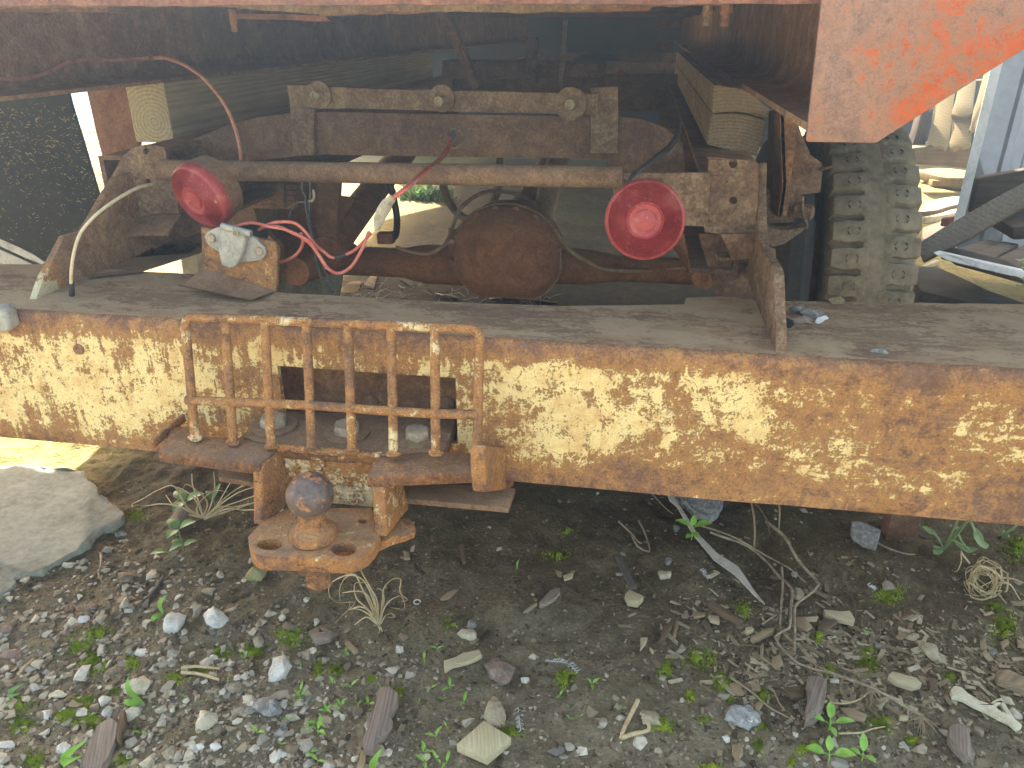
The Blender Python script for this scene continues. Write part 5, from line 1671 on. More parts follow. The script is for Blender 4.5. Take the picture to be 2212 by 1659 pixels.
stalk('dry_stalk', 'L', [(720, 680), (760, 740), (790, 800)], 0.0017, 'chip_brown', 'short brown twig left of the bent stalks')
stalk('dry_stalk', 'L', [(700, 850), (790, 790), (880, 740)], 0.0017, 'stalk_grey', 'thin stalk crossing the bent ones')
stalk('dry_stalk', 'L', [(520, 1160), (640, 1240), (740, 1330), (850, 1392)], 0.0019, 'chip_tan', 'thin brown stalk at the lower middle of the crumbs')
stalk('dry_stalk', 'L', [(1140, 1480), (1260, 1475), (1330, 1455), (1405, 1440)], 0.0016, 'straw', 'short straw right of the four leaf sprout')
stalk('dry_stalk', 'L', [(770, 1240), (800, 1310), (830, 1350)], 0.0014, 'chip_tan', 'tiny stalk beside the red brown flake')
stalk('dry_stalk', 'L', [(1100, 1300), (1180, 1310), (1250, 1290), (1290, 1265)], 0.0016, 'straw', 'curved pale straw under the roots')
stalk('dry_stalk', 'L', [(580, 130), (620, 180), (635, 260), (650, 350), (655, 400)], 0.0025, 'chip_tan', 'brown stem hanging under the bumper', arch=.03)
stalk('dry_stalk', 'L', [(765, 140), (780, 200), (790, 260), (795, 310)], 0.0022, 'chip_tan', 'second brown stem under the bumper', arch=.03)
stalk('dry_stalk', 'L', [(640, 140), (670, 210), (720, 290), (745, 330)], 0.0022, 'chip_brown', 'dark stem leaning between the two brown ones', arch=.02)
stalk('dry_stalk', 'L', [(1350, 375), (1430, 410), (1530, 440), (1580, 445)], 0.0021, 'stalk_grey', 'grey twig beside the dark flat stone')
stalk('dry_stalk', 'L', [(0, 580), (60, 640), (130, 720), (175, 780)], 0.0019, 'chip_brown', 'dark twig slanting at the left of the crumbs')
stalk('dry_stalk', 'L', [(1170, 660), (1220, 690), (1235, 760), (1235, 810)], 0.0014, 'chip_brown', 'thin dark twig with a hook')
stalk('dry_stalk', 'L', [(60, 90), (110, 140), (160, 190), (190, 215)], 0.0015, 'chip_tan', 'brown twig by the upper end of the lath')
stalk('dry_stalk', 'K', [(1950, 255), (2020, 320), (2060, 370), (2080, 385)], .0022, 'stalk_grey', 'thin pale twig in the shaded soil')
stalk('dry_stalk', 'K', [(2065, 250), (2095, 310), (2120, 380), (2125, 430), (2060, 400), (2025, 335)], .0022, 'stalk_grey', 'looped pale twig in the shaded soil', smooth=2)
stalk('dry_stalk', 'K', [(2060, 1290), (2020, 1370), (1985, 1440), (1960, 1508)], .0036, 'straw', 'left arm of the broken white stalk')
stalk('dry_stalk', 'K', [(1962, 1505), (2040, 1480), (2122, 1462), (2115, 1415)], .0036, 'straw', 'right arm of the broken white stalk', smooth=2)
stalk('dry_stalk', 'J', [(880, 1205), (950, 1196), (1065, 1203)], .0028, 'straw', 'upper straw of the pair by the moss', lift=.01)
stalk('dry_stalk', 'J', [(880, 1215), (970, 1230), (1060, 1252)], .0030, 'straw', 'lower straw of the pair by the moss', lift=.008)
stalk('dry_stalk', 'J', [(95, 1225), (130, 1180), (170, 1145)], .0024, 'straw', 'single straw in the left gravel')
stalk('dry_stalk', 'J', [(490, 640), (492, 690), (480, 740), (500, 780)], .0022, 'stalk_grey', 'branched grey twig in the gravel', smooth=3)
stalk('dry_stalk', 'J', [(670, 895), (720, 850), (760, 800), (795, 745)], .0045, 'plank_grey', 'dark grey stick in the gravel below the flagstone', smooth=2)


def roots(fr, x, y, n, spread, label):
    p = PG(fr, x, y, .01)
    m = pxm(fr, p)
    mb = MB()
    for _ in range(n):
        a = random.uniform(-2.9, -.2)
        L = random.uniform(.5, 1) * spread * m
        q = p + Vector((math.cos(a), math.sin(a) * .9, 0)) * L
        q.z = float(gz(q.x, q.y)) + .001
        mid_ = p.lerp(q, .5) + Vector((random.uniform(-.006, .006), random.uniform(-.006, .006), .004))
        mb.tube([p, mid_, q], lambda t: .0009 * (1.2 - t), 5, smooth=4)
    solo('root_tuft', mb, M['chip_tan'], p, label, 'roots', smooth=70)


roots('L', 1318, 1240, 16, 130, 'tuft of fine roots halfway along the long stalk')
roots('L', 1612, 1395, 22, 150, 'tuft of fine roots at the end of the long stalk')


def ribbon_clump(name, base, strands, r, mat, label, cat, group=None):
    mb = MB()
    for P in strands:
        mb.tube(P, lambda t: r * (1.0 - .55 * t), 6, smooth=5, flat=.45)
    return solo(name, mb, M[mat], base, label, cat, group, smooth=70)


# dried tuft in front of the hitch: strands arch up from the base and curl over
base = PG('K', 572, 838, .0)
m = pxm('K', base)
TUFT = [[(560, 830), (520, 720), (470, 620), (430, 545), (350, 560), (290, 600), (283, 660), (330, 705), (430, 705), (380, 760), (320, 820)],
        [(565, 830), (540, 700), (490, 590), (430, 550), (380, 560), (345, 620), (345, 700)], [(570, 830), (560, 700), (520, 620), (470, 530), (465, 505)],
        [(575, 830), (590, 700), (600, 620), (650, 570), (695, 572), (690, 630), (700, 660), (735, 690), (700, 700)], [(575, 830), (600, 740), (640, 690), (700, 670), (715, 740), (640, 735)],
        [(560, 830), (500, 740), (440, 680), (430, 600), (480, 590)], [(565, 830), (520, 760), (460, 730), (400, 745), (405, 700)], [(562, 835), (500, 790), (440, 830), (395, 865)],
        [(570, 830), (540, 740), (500, 660), (440, 640), (360, 650)], [(580, 830), (610, 780), (650, 770), (660, 790), (620, 790)], [(570, 835), (560, 760), (545, 690), (530, 640)],
        [(575, 832), (585, 760), (600, 690), (590, 640), (560, 620)], [(568, 835), (530, 790), (470, 750), (410, 740)], [(565, 840), (575, 870), (560, 900)], [(572, 840), (585, 865), (590, 880)]]


def upright(fr, pts, base, droop=.9, back=0.0):
    """strand drawn in the upright plane through the base, leaning a little towards the viewer at the tip"""
    out = []
    for i, (x, y) in enumerate(pts):
        t = i / max(1, len(pts) - 1)
        p = PY(fr, x, y, base.y + back * t + .02 * math.sin(t * 5 + x) * t)
        g = float(gz(p.x, p.y)) + .0015
        if p.z < g:
            p = PG(fr, x, y, .0015)
        out.append(p)
    return out


ribbon_clump('dried_grass_tuft', base, [upright('K', s, base, back=random.uniform(-.05, .03)) for s in TUFT], .0017, 'straw', 'curly dried grass tuft on the soil in front of the hitch', 'dried grass', 'dried grass tufts')
base = PG('L', 1990, 640, 0)
strs = []
for k in range(17):
    a = random.uniform(0, 6.28)
    P = []
    rr = random.uniform(45, 135)
    for j in range(9):
        b_ = a + j * random.uniform(.45, .75) * (1 if k % 2 else -1)
        P.append((1985 + rr * math.cos(b_) * random.uniform(.75, 1.1), 580 + rr * .95 * math.sin(b_) * random.uniform(.75, 1.1)))
    strs.append(upright('L', P, base, back=random.uniform(-.05, .05)))
for s in ([(2060, 560), (2150, 570), (2230, 600)], [(2050, 590), (2130, 600), (2180, 680), (2230, 760)], [(2060, 660), (2110, 720), (2135, 790), (2130, 810)], [(1900, 480), (1860, 430), (1850, 410), (1850, 470), (1830, 520), (1810, 530)]):
    strs.append(upright('L', s, base))
ribbon_clump('dried_grass_tuft', base, strs, .0018, 'straw', 'tangled ball of dried grass at the right edge', 'dried grass', 'dried grass tufts')
base = PG('J', 980, 455, 0)
strs = [upright('J', s, base, back=random.uniform(-.03, .05)) for s in (
    [(980, 450), (900, 400), (840, 300), (760, 320), (690, 360), (640, 385), (640, 400)], [(985, 450), (930, 350), (850, 305), (870, 350), (830, 390)], [(980, 455), (960, 380), (930, 300), (925, 240)],
    [(990, 460), (1020, 380), (1035, 300), (1030, 230)], [(985, 455), (1040, 400), (1100, 300), (1120, 270)], [(990, 455), (1060, 390), (1150, 330), (1240, 300)], [(990, 460), (1080, 400), (1160, 370), (1245, 340)],
    [(990, 460), (1100, 420), (1180, 395), (1245, 370)], [(985, 460), (1080, 360), (1150, 310), (1235, 280)], [(975, 455), (900, 440), (860, 430), (800, 345)], [(970, 455), (870, 400), (780, 385), (700, 395), (660, 390)],
    [(980, 455), (1000, 380), (960, 330), (900, 290), (880, 320)], [(985, 455), (1060, 400), (1130, 400), (1200, 385), (1245, 380)], [(960, 455), (950, 400), (990, 350), (1040, 320), (1100, 330)],
    [(985, 462), (1090, 410), (1180, 415), (1245, 412)], [(990, 460), (1070, 370), (1180, 290), (1230, 290)])]
ribbon_clump('dried_grass_tuft', base, strs, .0021, 'straw', 'sprawling dead grass clump under the left lip of the hitch', 'dried grass', 'dried grass tufts')
base = PG('J', 1000, 470, 0)


# ---------------------------------------------------------------- seedlings and other green plants
def leaf_mesh(L, Wd, bend=.35, fold=.25, seg=6, petiole=.0):
    mb = MB()
    rows_ = []
    for i in range(seg + 1):
        t = i / seg
        w = Wd * .5 * (math.sin(math.pi * min(1, t * .93 + .07)) ** .8) * (1 - .25 * t)
        x = petiole + L * t
        z = bend * L * (t - t * t * 1.3)
        rows_.append([mb.bm.verts.new((x, s * w, z + abs(s) * fold * w)) for s in (-1, -.5, 0, .5, 1)])
    for A, B in zip(rows_, rows_[1:]):
        for j in range(4):
            mb.bm.faces.new([A[j], A[j + 1], B[j + 1], B[j]])
    if petiole:
        mb.tube([(0, 0, -.002), (petiole * .5, 0, 0), (petiole, 0, 0)], .0006, 5)
    return mb


def sprout_proto(name, label, leaves, stem_h, mat, cat, group):
    root = thing(name, label, cat, (0, 0, 0), group)
    part('stem', MB().tube([(0, 0, -.004), (.0005, 0, stem_h * .5), (0, 0, stem_h)], .0007, 6, smooth=3), M[mat], root, smooth=80)
    for L, Wd, az, el, pet in leaves:
        o = part('leaf', leaf_mesh(L, Wd, petiole=pet), M[mat], root, smooth=80)
        o.location = (0, 0, stem_h)
        o.rotation_euler = (0, -el, az)
    return root


def place(root, fr, x, y, rz, sc, first, label=None, name=None):
    if first:
        o = root
    else:
        o = root.copy()
        COL.objects.link(o)
        for ch in root.children:
            c = ch.copy()
            COL.objects.link(c)
            c.parent = o
    o.location = PG(fr, x, y, -.001)
    o.rotation_euler = (0, 0, rz)
    o.scale = (sc * .58,) * 3
    if label:
        o['label'] = label
    return o


s2 = sprout_proto('seedling', 'tiny bright green two leaf seedling on bare soil', [(.024, .0085, .3, .5, .002), (.021, .008, 3.3, .35, .002)], .010, 'leaf', 'seedling', 'seedlings on the soil')
s3 = sprout_proto('seedling', 'small bright green three leaf seedling on bare soil', [(.024, .009, .2, .4, .003), (.022, .009, 2.4, .3, .003), (.017, .006, 4.4, .8, .002)], .011, 'leaf', 'seedling', 'seedlings on the soil')
two = [('K', 905, 985, 1.0), ('K', 410, 1200, 1.1), ('K', 350, 1300, .95), ('K', 270, 1340, 1.0), ('K', 870, 1210, .8), ('K', 1060, 1290, 1.1), ('K', 1610, 1255, .9), ('K', 840, 1560, .9), ('K', 960, 1430, .7), ('K', 50, 1390, .7),
       ('K', 1725, 1370, .6), ('K', 1670, 1380, .6), ('K', 940, 1265, .5), ('K', 220, 1632, 1.2), ('K', 180, 1580, .7), ('K', 305, 1170, .8), ('K', 120, 1225, 1.0), ('K', 960, 1640, 1.1), ('K', 905, 1620, 1.0), ('K', 830, 1050, 1.2),
       ('J', 1245, 1500, 1.2), ('J', 1390, 1435, .7), ('J', 1360, 1550, .6), ('J', 1500, 1590, .7), ('J', 1450, 1180, .5), ('J', 1605, 1255, .6), ('J', 1100, 1240, .5), ('J', 890, 1320, .5), ('J', 680, 1500, .8), ('J', 990, 1340, .5),
       ('K', 215, 1000, .6), ('K', 560, 1190, .5), ('K', 1590, 1020, .6), ('K', 1970, 1320, .6), ('L', 1300, 885, .7), ('L', 1510, 1305, .6), ('K', 875, 290, .5), ('K', 1645, 1305, .5), ('K', 800, 1285, .5)]
three = [('K', 375, 1010, 1.0), ('K', 120, 1262, 1.0), ('K', 510, 1305, 1.0), ('K', 980, 1210, 1.1), ('K', 1795, 1195, 1.2), ('K', 895, 1490, 1.1), ('K', 220, 1465, 1.5), ('K', 225, 1420, 1.2), ('K', 835, 1640, 1.1), ('J', 1470, 1305, .8),
         ('J', 1575, 1395, .9), ('K', 150, 1440, .7), ('J', 1645, 1370, .9), ('K', 830, 1580, .9), ('K', 450, 1300, .6)]
MARKS = [('K', 1180, 1550, 'square wood offcut'), ('K', 1238, 1340, 'oval pitted stone'), ('K', 585, 1410, 'long bark strip'), ('K', 1262, 1100, 'triangular pinkish stone'), ('K', 1055, 1065, 'pale bark curl'),
         ('K', 575, 800, 'dried grass tuft'), ('K', 1078, 890, 'cream stone with the grey lump'), ('K', 2035, 1400, 'broken white stalk'), ('J', 1290, 1362, 'dark speckled stone'), ('J', 1002, 1425, 'angular cream stone'),
         ('J', 1345, 1180, 'biggest white stone'), ('J', 665, 1258, 'smooth cream stone'), ('J', 490, 1580, 'broad bark slab'), ('L', 1085, 1440, 'four leaf sprout'), ('L', 1980, 1350, 'cream bone'), ('L', 430, 440, 'pale lath'),
         ('K', 282, 868, 'brown stone'), ('K', 1690, 1090, 'white downy feather'), ('L', 1665, 970, 'tall grey buff stone'), ('K', 1378, 1385, 'thin white feather'), ('J', 1360, 1480, 'plain dark pebble'), ('J', 1042, 1556, 'rusty ended white stone'),
         ('K', 200, 1180, 'rounded pale pebble bed') if False else ('J', 970, 1215, 'straw pair by the moss')]
spots = [(fr, x, y, sc, 'two') for fr, x, y, sc in two] + [(fr, x, y, sc, 'three') for fr, x, y, sc in three]
uvp = lambda fr, x, y: (FR[fr][0] + FR[fr][2] * x, FR[fr][1] + FR[fr][2] * y)
sides = {}
for i, (fr, x, y, sc, kind) in enumerate(spots):
    u, v = uvp(fr, x, y)
    for j, (f2, x2, y2, nm) in enumerate(MARKS):
        mu, mv = uvp(f2, x2, y2)
        du, dv = u - mu, (v - mv) * 1.2
        d_ = ('right of' if du > 0 else 'left of') if abs(du) > abs(dv) else ('in front of' if dv > 0 else 'behind')
        sides.setdefault((j, d_), []).append((math.hypot(du, dv), i))
best = {}
for (j, d_), L_ in sides.items():
    for rank, (dist, i) in enumerate(sorted(L_)[:6]):
        best.setdefault(i, []).append((rank * 60 + dist, rank, j, d_))
ORD = ['nearest', 'second', 'third', 'fourth', 'fifth', 'sixth']
nk = {'two': 0, 'three': 0}
for i, (fr, x, y, sc, kind) in enumerate(spots):
    _, rank, j, d_ = min(best[i])
    lb = '%s green seedling %s the %s, with %s leaves' % (ORD[rank], d_, MARKS[j][3], kind)
    place(s2 if kind == 'two' else s3, fr, x, y, random.uniform(0, 6.28), sc, nk[kind] == 0, lb)
    nk[kind] += 1


def plant(name, fr, x, y, label, leaves, stem, mat, cat, h):
    """individually described plant; leaves: (dx, dy, L, W, az, el)"""
    root = thing(name, label, cat, PG(fr, x, y))
    b_ = BASES[root.name]
    part('stem', MB().tube([b_ - Vector((0, 0, .004)), b_ + Vector((.001, 0, h * .5)), b_ + Vector((0, 0, h))], stem, 6, smooth=3), M[mat], root, smooth=80)
    for L, Wd, az, el, pet, hh_ in leaves:
        o = part('leaf', leaf_mesh(L, Wd, petiole=pet, bend=.3), M[mat], root, smooth=80)
        for v in o.data.vertices:
            v.co += b_
        o.location = (0, 0, hh_)
        o.rotation_euler = (0, -el, az)
    return root


four = [(.026, .014, 1.4, .5, .008, .014), (.027, .013, .1, .25, .009, .014), (.024, .0135, 3.0, .25, .009, .014), (.018, .010, -1.4, .1, .006, .012)]
plant('leafy_sprout', 'L', 1085, 1440, 'four leaf green sprout beside the stump chunk', four, .0013, 'leaf', 'leafy sprout', .02)
plant('leafy_sprout', 'L', 1080, 1625, 'round leaved green sprout at the bottom edge', [(.028, .018, .0, .2, .008, .016), (.026, .018, 3.1, .2, .008, .016), (.020, .013, 1.5, .7, .005, .016)], .0012, 'leaf', 'leafy sprout', .016)
plant('leafy_sprout', 'L', 1275, 1615, 'narrow upright sprout right of the round leaved one', [(.024, .013, 1.5, .8, .004, .014), (.018, .011, -.9, .3, .004, .012), (.014, .010, 2.8, .3, .004, .010)], .0011, 'leaf', 'leafy sprout', .014)
plant('leafy_sprout', 'L', 295, 345, 'bright toothed sprig growing across the lath', [(.034, .022, .2, .3, .006, .03), (.030, .020, 2.9, .3, .006, .03), (.022, .014, 1.4, .9, .004, .03), (.022, .015, -1.2, .1, .006, .022), (.016, .012, -2.2, .0, .004, .015)], .0012, 'leaf', 'leafy sprout', .03)
clv = [(.026, .022, .6, .3, .004, .03), (.026, .022, 2.6, .3, .004, .03), (.025, .021, 4.6, .1, .004, .03)]
plant('clover_sprig', 'J', 905, 430, 'dull green clover leaf in the dead grass clump', [(a * 1.45, b * 1.45, c_, d_, e_, f_) for a, b, c_, d_, e_, f_ in clv], .0012, 'leaf_dull', 'clover', .03)
plant('clover_sprig', 'J', 1035, 400, 'narrow clover leaf at the right of the dead grass clump', [(.034, .016, 1.3, .8, .004, .02), (.026, .016, 2.6, .4, .004, .02)], .0012, 'leaf_dull', 'clover', .02)
plant('clover_sprig', 'J', 872, 565, 'upper clover leaf below the dead grass clump', [(a * 1.25, b * 1.25, c_, d_, e_, f_) for a, b, c_, d_, e_, f_ in clv], .0012, 'leaf_dull', 'clover', .03)
plant('clover_sprig', 'J', 885, 615, 'lower right clover leaf below the dead grass clump', [(.026, .02, .6, .3, .003, .012), (.024, .02, 2.8, .3, .003, .012)], .001, 'leaf_dull', 'clover', .012)
plant('clover_sprig', 'J', 815, 640, 'lower left pair of clover leaves below the dead grass clump', [(.028, .018, .7, .3, .003, .012), (.028, .019, 3.7, .2, .003, .012)], .001, 'leaf_dull', 'clover', .012)


def blades(name, fr, x, y, tips, label, mat, w=.006):
    root = thing(name, label, 'grass', PG(fr, x, y), 'single grass blades')
    b_ = BASES[root.name]
    for tx, ty in tips:
        tip = PY(fr, tx, ty, b_.y - .01)
        mb = MB()
        rows_ = []
        sd = (tip - b_).cross(_FW).normalized()
        for i in range(8):
            t = i / 7
            c_ = b_.lerp(tip, t) + Vector((0, -.012 * math.sin(math.pi * t), .012 * math.sin(math.pi * t)))
            ww = w * .32 * (1 - t ** 1.6) * (.6 + .8 * min(1, t * 3)) + .0002
            rows_.append([mb.bm.verts.new(c_ - sd * ww), mb.bm.verts.new(c_ + Vector((0, .0008, -.0012))), mb.bm.verts.new(c_ + sd * ww)])
        for A, B in zip(rows_, rows_[1:]):
            for j in range(2):
                mb.bm.faces.new([A[j], A[j + 1], B[j + 1], B[j]])
        part('blade', mb, M[mat], root, smooth=80)


blades('grass_blade', 'J', 785, 915, [(806, 822), (740, 965)], 'taller green grass blade in the left gravel', 'leaf', .013)
blades('grass_blade', 'J', 690, 1348, [(618, 1218), (600, 1330)], 'green grass blade crossing the smooth cream stone', 'leaf', .016)
blades('grass_blade', 'J', 300, 1650, [(428, 1520), (400, 1600), (270, 1655)], 'pale grass blades at the bottom left beside the bark slab', 'leaf', .016)
blades('grass_blade', 'J', 60, 1325, [(120, 1250), (100, 1300)], 'pale grass blade at the left edge', 'leaf_dull', .013)
blades('grass_blade', 'K', 530, 1680, [(592, 1540)], 'pale grass blade rising over the foot of the bark strip', 'leaf', .014)
blades('grass_blade', 'K', 1365, 515, [(1380, 455)], 'thin green blade alone in the shaded soil', 'leaf', .005)
blades('grass_blade', 'L', 2070, 330, [(2185, 240), (2080, 285), (2130, 330)], 'green grass blade under the right end of the bumper', 'leaf_sage', .010)
# long stemmed plant under the bumper at the right
root = thing('weed_plant', 'sage green weed with long stems and broad leaves under the right of the bumper', 'weed', PG('L', 1745, 400))
b_ = BASES[root.name]
for pts in ([(1750, 395), (1790, 320), (1840, 215)], [(1750, 398), (1830, 310), (1900, 215)], [(1745, 395), (1720, 340), (1690, 305)], [(1755, 395), (1840, 280), (1900, 240), (1930, 300)], [(1750, 395), (1790, 345), (1860, 380)], [(1822, 275), (1850, 350), (1900, 410)]):
    part('stem', MB().tube([PY('L', x, y, b_.y - .015 * i) for i, (x, y) in enumerate(pts)], .0022, 7, smooth=4), M['leaf_sage'], root, smooth=80)
for out in ([(1630, 280), (1660, 275), (1700, 300), (1712, 322), (1670, 315)], [(1915, 270), (1940, 275), (1975, 320), (1990, 360), (2012, 375), (1990, 392), (1950, 370), (1925, 330)],
            [(1800, 350), (1860, 370), (1940, 385), (1900, 415), (1850, 400)], [(1685, 375), (1720, 372), (1745, 390), (1700, 395)], [(1690, 405), (1735, 395), (1745, 410), (1700, 435)]):
    P = ys('L', out, b_.y - .02)
    cc = sum(P, Vector()) / len(P)
    mb = MB()
    cv = mb.bm.verts.new(cc + Vector((0, .006, -.002)))
    vs = [mb.bm.verts.new(p + Vector((0, .012 * mnoise.noise(p * 40), 0))) for p in smooth_path(P + [P[0]], 4)[:-1]]
    for i in range(len(vs)):
        mb.bm.faces.new([vs[i], vs[(i + 1) % len(vs)], cv])
    part('leaf', mb, M['leaf_sage'], root, smooth=80)

# ---------------------------------------------------------------- scraps on the bumper
for i, (x, y, s_, lb, mt) in enumerate([(760, 470, 60, 'dark bark scrap on the bumper top, rearmost of three', 'stone_grey'), (840, 490, 75, 'flat grey bark scrap on the bumper top beside the gusset', 'stone_grey'),
                                        (770, 530, 75, 'grey curled bark scrap on the bumper top, nearest the gusset', 'bark'), (905, 535, 36, 'white curled scrap on the bumper top', 'feather'), (690, 560, 42, 'black bark flake on the bumper top at the gusset', 'black_rubber'),
                                        (1280, 718, 62, 'single dark flake lying on the bumper top', 'stone_grey'), (1005, 410, 42, 'brown leaf crumb at the rear edge of the bumper top', 'chip_tan')]):
    p = PZ('H', x, y, ZT)
    m = pxm('H', p)
    mb = hull_rock((s_ * m, s_ * m * .55, .006 if i != 5 else .002), nxt(), 14, .25, 2, random.uniform(-.4, .4))
    for v in mb.bm.verts:
        v.co += p + Vector((0, 0, .004 if i != 5 else .0012))
    solo('bark_scrap', mb, M[mt], p, lb, 'bark scrap', 'scraps lying on the bumper', smooth=25)

# ================================================================== BACKGROUND RIGHT: shed, siding, planks
SN = Vector((-.30, -.62, .72)).normalized()
anchor = PY('D', 1720, 955, 5.2)
SHED = thing('collapsed_shed', 'sunlit weathered shingle boards of a fallen shed beyond the tyre', 'shed', Vector((anchor.x, 5.3, 0)))
for i, pts in enumerate([[(1580, 942), (1592, 900), (1640, 670), (1690, 440), (1800, 440), (1765, 620), (1752, 760), (1722, 950), (1705, 962), (1690, 945), (1660, 935), (1640, 945), (1610, 930)],
                         [(1730, 952), (1755, 765), (1775, 640), (1890, 640), (1878, 800), (1870, 925), (1850, 932), (1820, 945), (1800, 940), (1760, 960)],
                         [(1745, 735), (1770, 650), (1800, 540), (1830, 420), (1920, 400), (1900, 560), (1885, 720), (1850, 745), (1790, 748)],
                         [(1858, 835), (1880, 740), (1930, 560), (1960, 440), (2050, 440), (1985, 560), (1900, 820), (1870, 840)],
                         [(1540, 700), (1600, 420), (1680, 430), (1630, 700)], [(1460, 690), (1530, 420), (1600, 420), (1545, 690)]]):
    off = .03 if i in (2, 3) else 0.0
    P = [PP('D', x, y, anchor + SN * off, SN) for x, y in pts]
    part('shingle', MB().prism(jitter(P, .05, .006), -SN * .03), M['shingle'], SHED, bevel=.0015, smooth=25)
part('sill_beam', MB().prism(ys('e', [(900, 285), (1010, 275), (1400, 262), (1400, 452), (1260, 442), (900, 418)], 5.25), (0, .2, 0)), M['sill_wood'], SHED, bevel=.01)
part('corner_post', MB().prism(ys('e', [(880, 300), (925, 180), (985, -60), (1040, -60), (1000, 270)], 5.35), (0, .12, 0)), M['dark_post'], SHED, bevel=.006)
part('corner_post', MB().prism(ys('D', [(1880, 565), (1885, 520), (2000, 510), (2000, 560)], 5.7), (0, .1, 0)), M['dark_post'], SHED, bevel=.006)
part('shade_panel', MB().prism(ys('e', [(780, 330), (780, -500), (1600, -500), (1600, 330)], 6.4), (0, .1, 0)), M['dark_void'], SHED)  # dark panel standing in for the shade inside the shed

yS = 3.4
sl = [PY('e', 1240, 862, yS), PY('e', 1445, -20, yS)]
xl_ = (sl[0].x + sl[1].x) / 2
zlo, zhi = sl[0].z - .12, 1.45
prof = []
x = 0
while x < 2.4:
    prof += [(x, 0), (x + .115, 0), (x + .125, -.014), (x + .150, -.014), (x + .160, 0), (x + .20, 0), (x + .206, -.006), (x + .222, -.006), (x + .228, 0)]
    x += .26
mb = MB()
lo = [mb.bm.verts.new((xl_ + a, yS + b + a * .12, zlo)) for a, b in prof]
hi = [mb.bm.verts.new((xl_ + a, yS + b + a * .12, zhi)) for a, b in prof]
for i in range(len(lo) - 1):
    mb.bm.faces.new([lo[i], lo[i + 1], hi[i + 1], hi[i]])
bmesh.ops.solidify(mb.bm, geom=mb.bm.faces[:], thickness=.004)
SD = thing('siding_sheet', 'upright blue grey ribbed steel sheet behind the dark plank', 'metal sheet', Vector((xl_, yS, zlo)))
part('ribbed_sheet', mb, M['siding'], SD, smooth=20)
part('edge_trim', MB().prism([(xl_ - .006, yS - .004, zlo), (xl_ + .03, yS - .006, zlo), (xl_ + .03, yS - .006, zhi), (xl_ - .006, yS - .004, zhi)], (0, -.003, 0)), M['white_trim'], SD)


def plank(name, P, ex, mat, label, cat, group, jit=.004, seg=.08, bev=.004):
    c = sum((Vector(p) for p in P), Vector()) / len(P)
    return solo(name, MB().prism(jitter(P, seg, jit), ex), M[mat], c, label, cat, group, bevel=bev)


G_ = 'old boards heaped beside the truck'
plank('old_board', ys('e', [(1366, 810), (1418, 545), (1440, 525), (1900, 440), (1900, 900)], 3.05), (0, .04, 0), 'plank_dark', 'dark upright board standing behind the slanting plank', 'board', G_)
pk = [PY('e', 925, 1060, 2.45), PY('e', 1150, 915, 2.5), PY('e', 1950, 470, 2.7), PY('e', 1950, 650, 2.7), PY('e', 1360, 1000, 2.55), PY('e', 985, 1192, 2.45)]
plank('slanting_plank', pk, (0.02, .05, -.02), 'plank_grey', 'long grey weathered plank slanting up to the right from behind the tyre', 'plank', G_)
plank('old_board', [PZ('e', x, y, .13) for x, y in [(900, 1225), (1100, 1238), (1500, 1420), (1900, 1560), (1560, 1560), (960, 1425)]], (0, 0, -.04), 'plank_dark', 'dark board lying lowest in the heap next to the tyre', 'board', G_)
plank('old_board', [PZ('e', x, y, .07) for x, y in [(900, 1400), (1000, 1430), (1600, 1600), (900, 1600)]], (0, 0, -.04), 'plank_grey', 'grey board end beneath the dark one beside the tyre', 'board', G_)
for k, (xa, xb_, ya, yb_) in enumerate([(1130, 1480, 1128, 1015), (1290, 1620, 1168, 1030), (1480, 1800, 1205, 1050), (1640, 1950, 1245, 1075)]):
    plank('old_board', [PZ('e', xa, ya, .25 + .004 * k), PZ('e', xa + 190, ya + 40, .25 + .004 * k), PZ('e', xb_ + 130, yb_ + 22, .25 + .004 * k), PZ('e', xb_, yb_, .25 + .004 * k)], (0, 0, -.02), 'plank_grey',
          ['leftmost', 'second from left', 'third from left', 'rightmost'][k] + ' grey board lying on the white edged board', 'board', G_)
plank('white_board', [PY('e', 1085, 1140, 2.30), PY('e', 1130, 1122, 2.34), PY('e', 1240, 1148, 2.32), PY('e', 1950, 1305, 2.25), PY('e', 1950, 1372, 2.25), PY('e', 1190, 1192, 2.30)], (0.0, .03, 0.0), 'white_trim', 'white painted board edge sticking out toward the tyre', 'board', G_, .002)
plank('old_board', [PY('e', 1240, 1205, 2.34), PY('e', 1950, 1375, 2.30), PY('e', 1950, 1420, 2.30), PY('e', 1240, 1225, 2.34)], (0, .25, 0), 'plank_dark', 'dark underside board beneath the white one', 'board', G_)
plank('old_board', [PY('e', 1700, 920, 2.9), PY('e', 1950, 880, 2.9), PY('e', 1950, 1010, 2.9), PY('e', 1700, 1020, 2.9)], (0, .3, 0), 'plank_dark', 'short dark board end at the right edge of the heap', 'board', G_)
plank('old_board', [PZ('e', x, y, .03) for x, y in [(960, 1225), (1080, 1175), (1120, 1182), (1000, 1228)]], (0, 0, -.02), 'chip_pale', 'pale stick poking from under the slanting plank', 'stick', G_)
plank('paving_stone', [PZ('e', x, y, .03) for x, y in [(940, 812), (1010, 720), (1110, 690), (1300, 668), (1300, 800), (1000, 840)]], (0, 0, -.06), 'stone_cream', 'flat sunlit stone slab between tyre and siding, larger one', 'stone slab', 'sunlit slabs beyond the tyre', .012)
plank('paving_stone', [PZ('e', x, y, .03) for x, y in [(980, 920), (1130, 870), (1250, 860), (1200, 990), (980, 1010)]], (0, 0, -.06), 'stone_cream', 'flat sunlit stone slab nearest the slanting plank', 'stone slab', 'sunlit slabs beyond the tyre', .012)
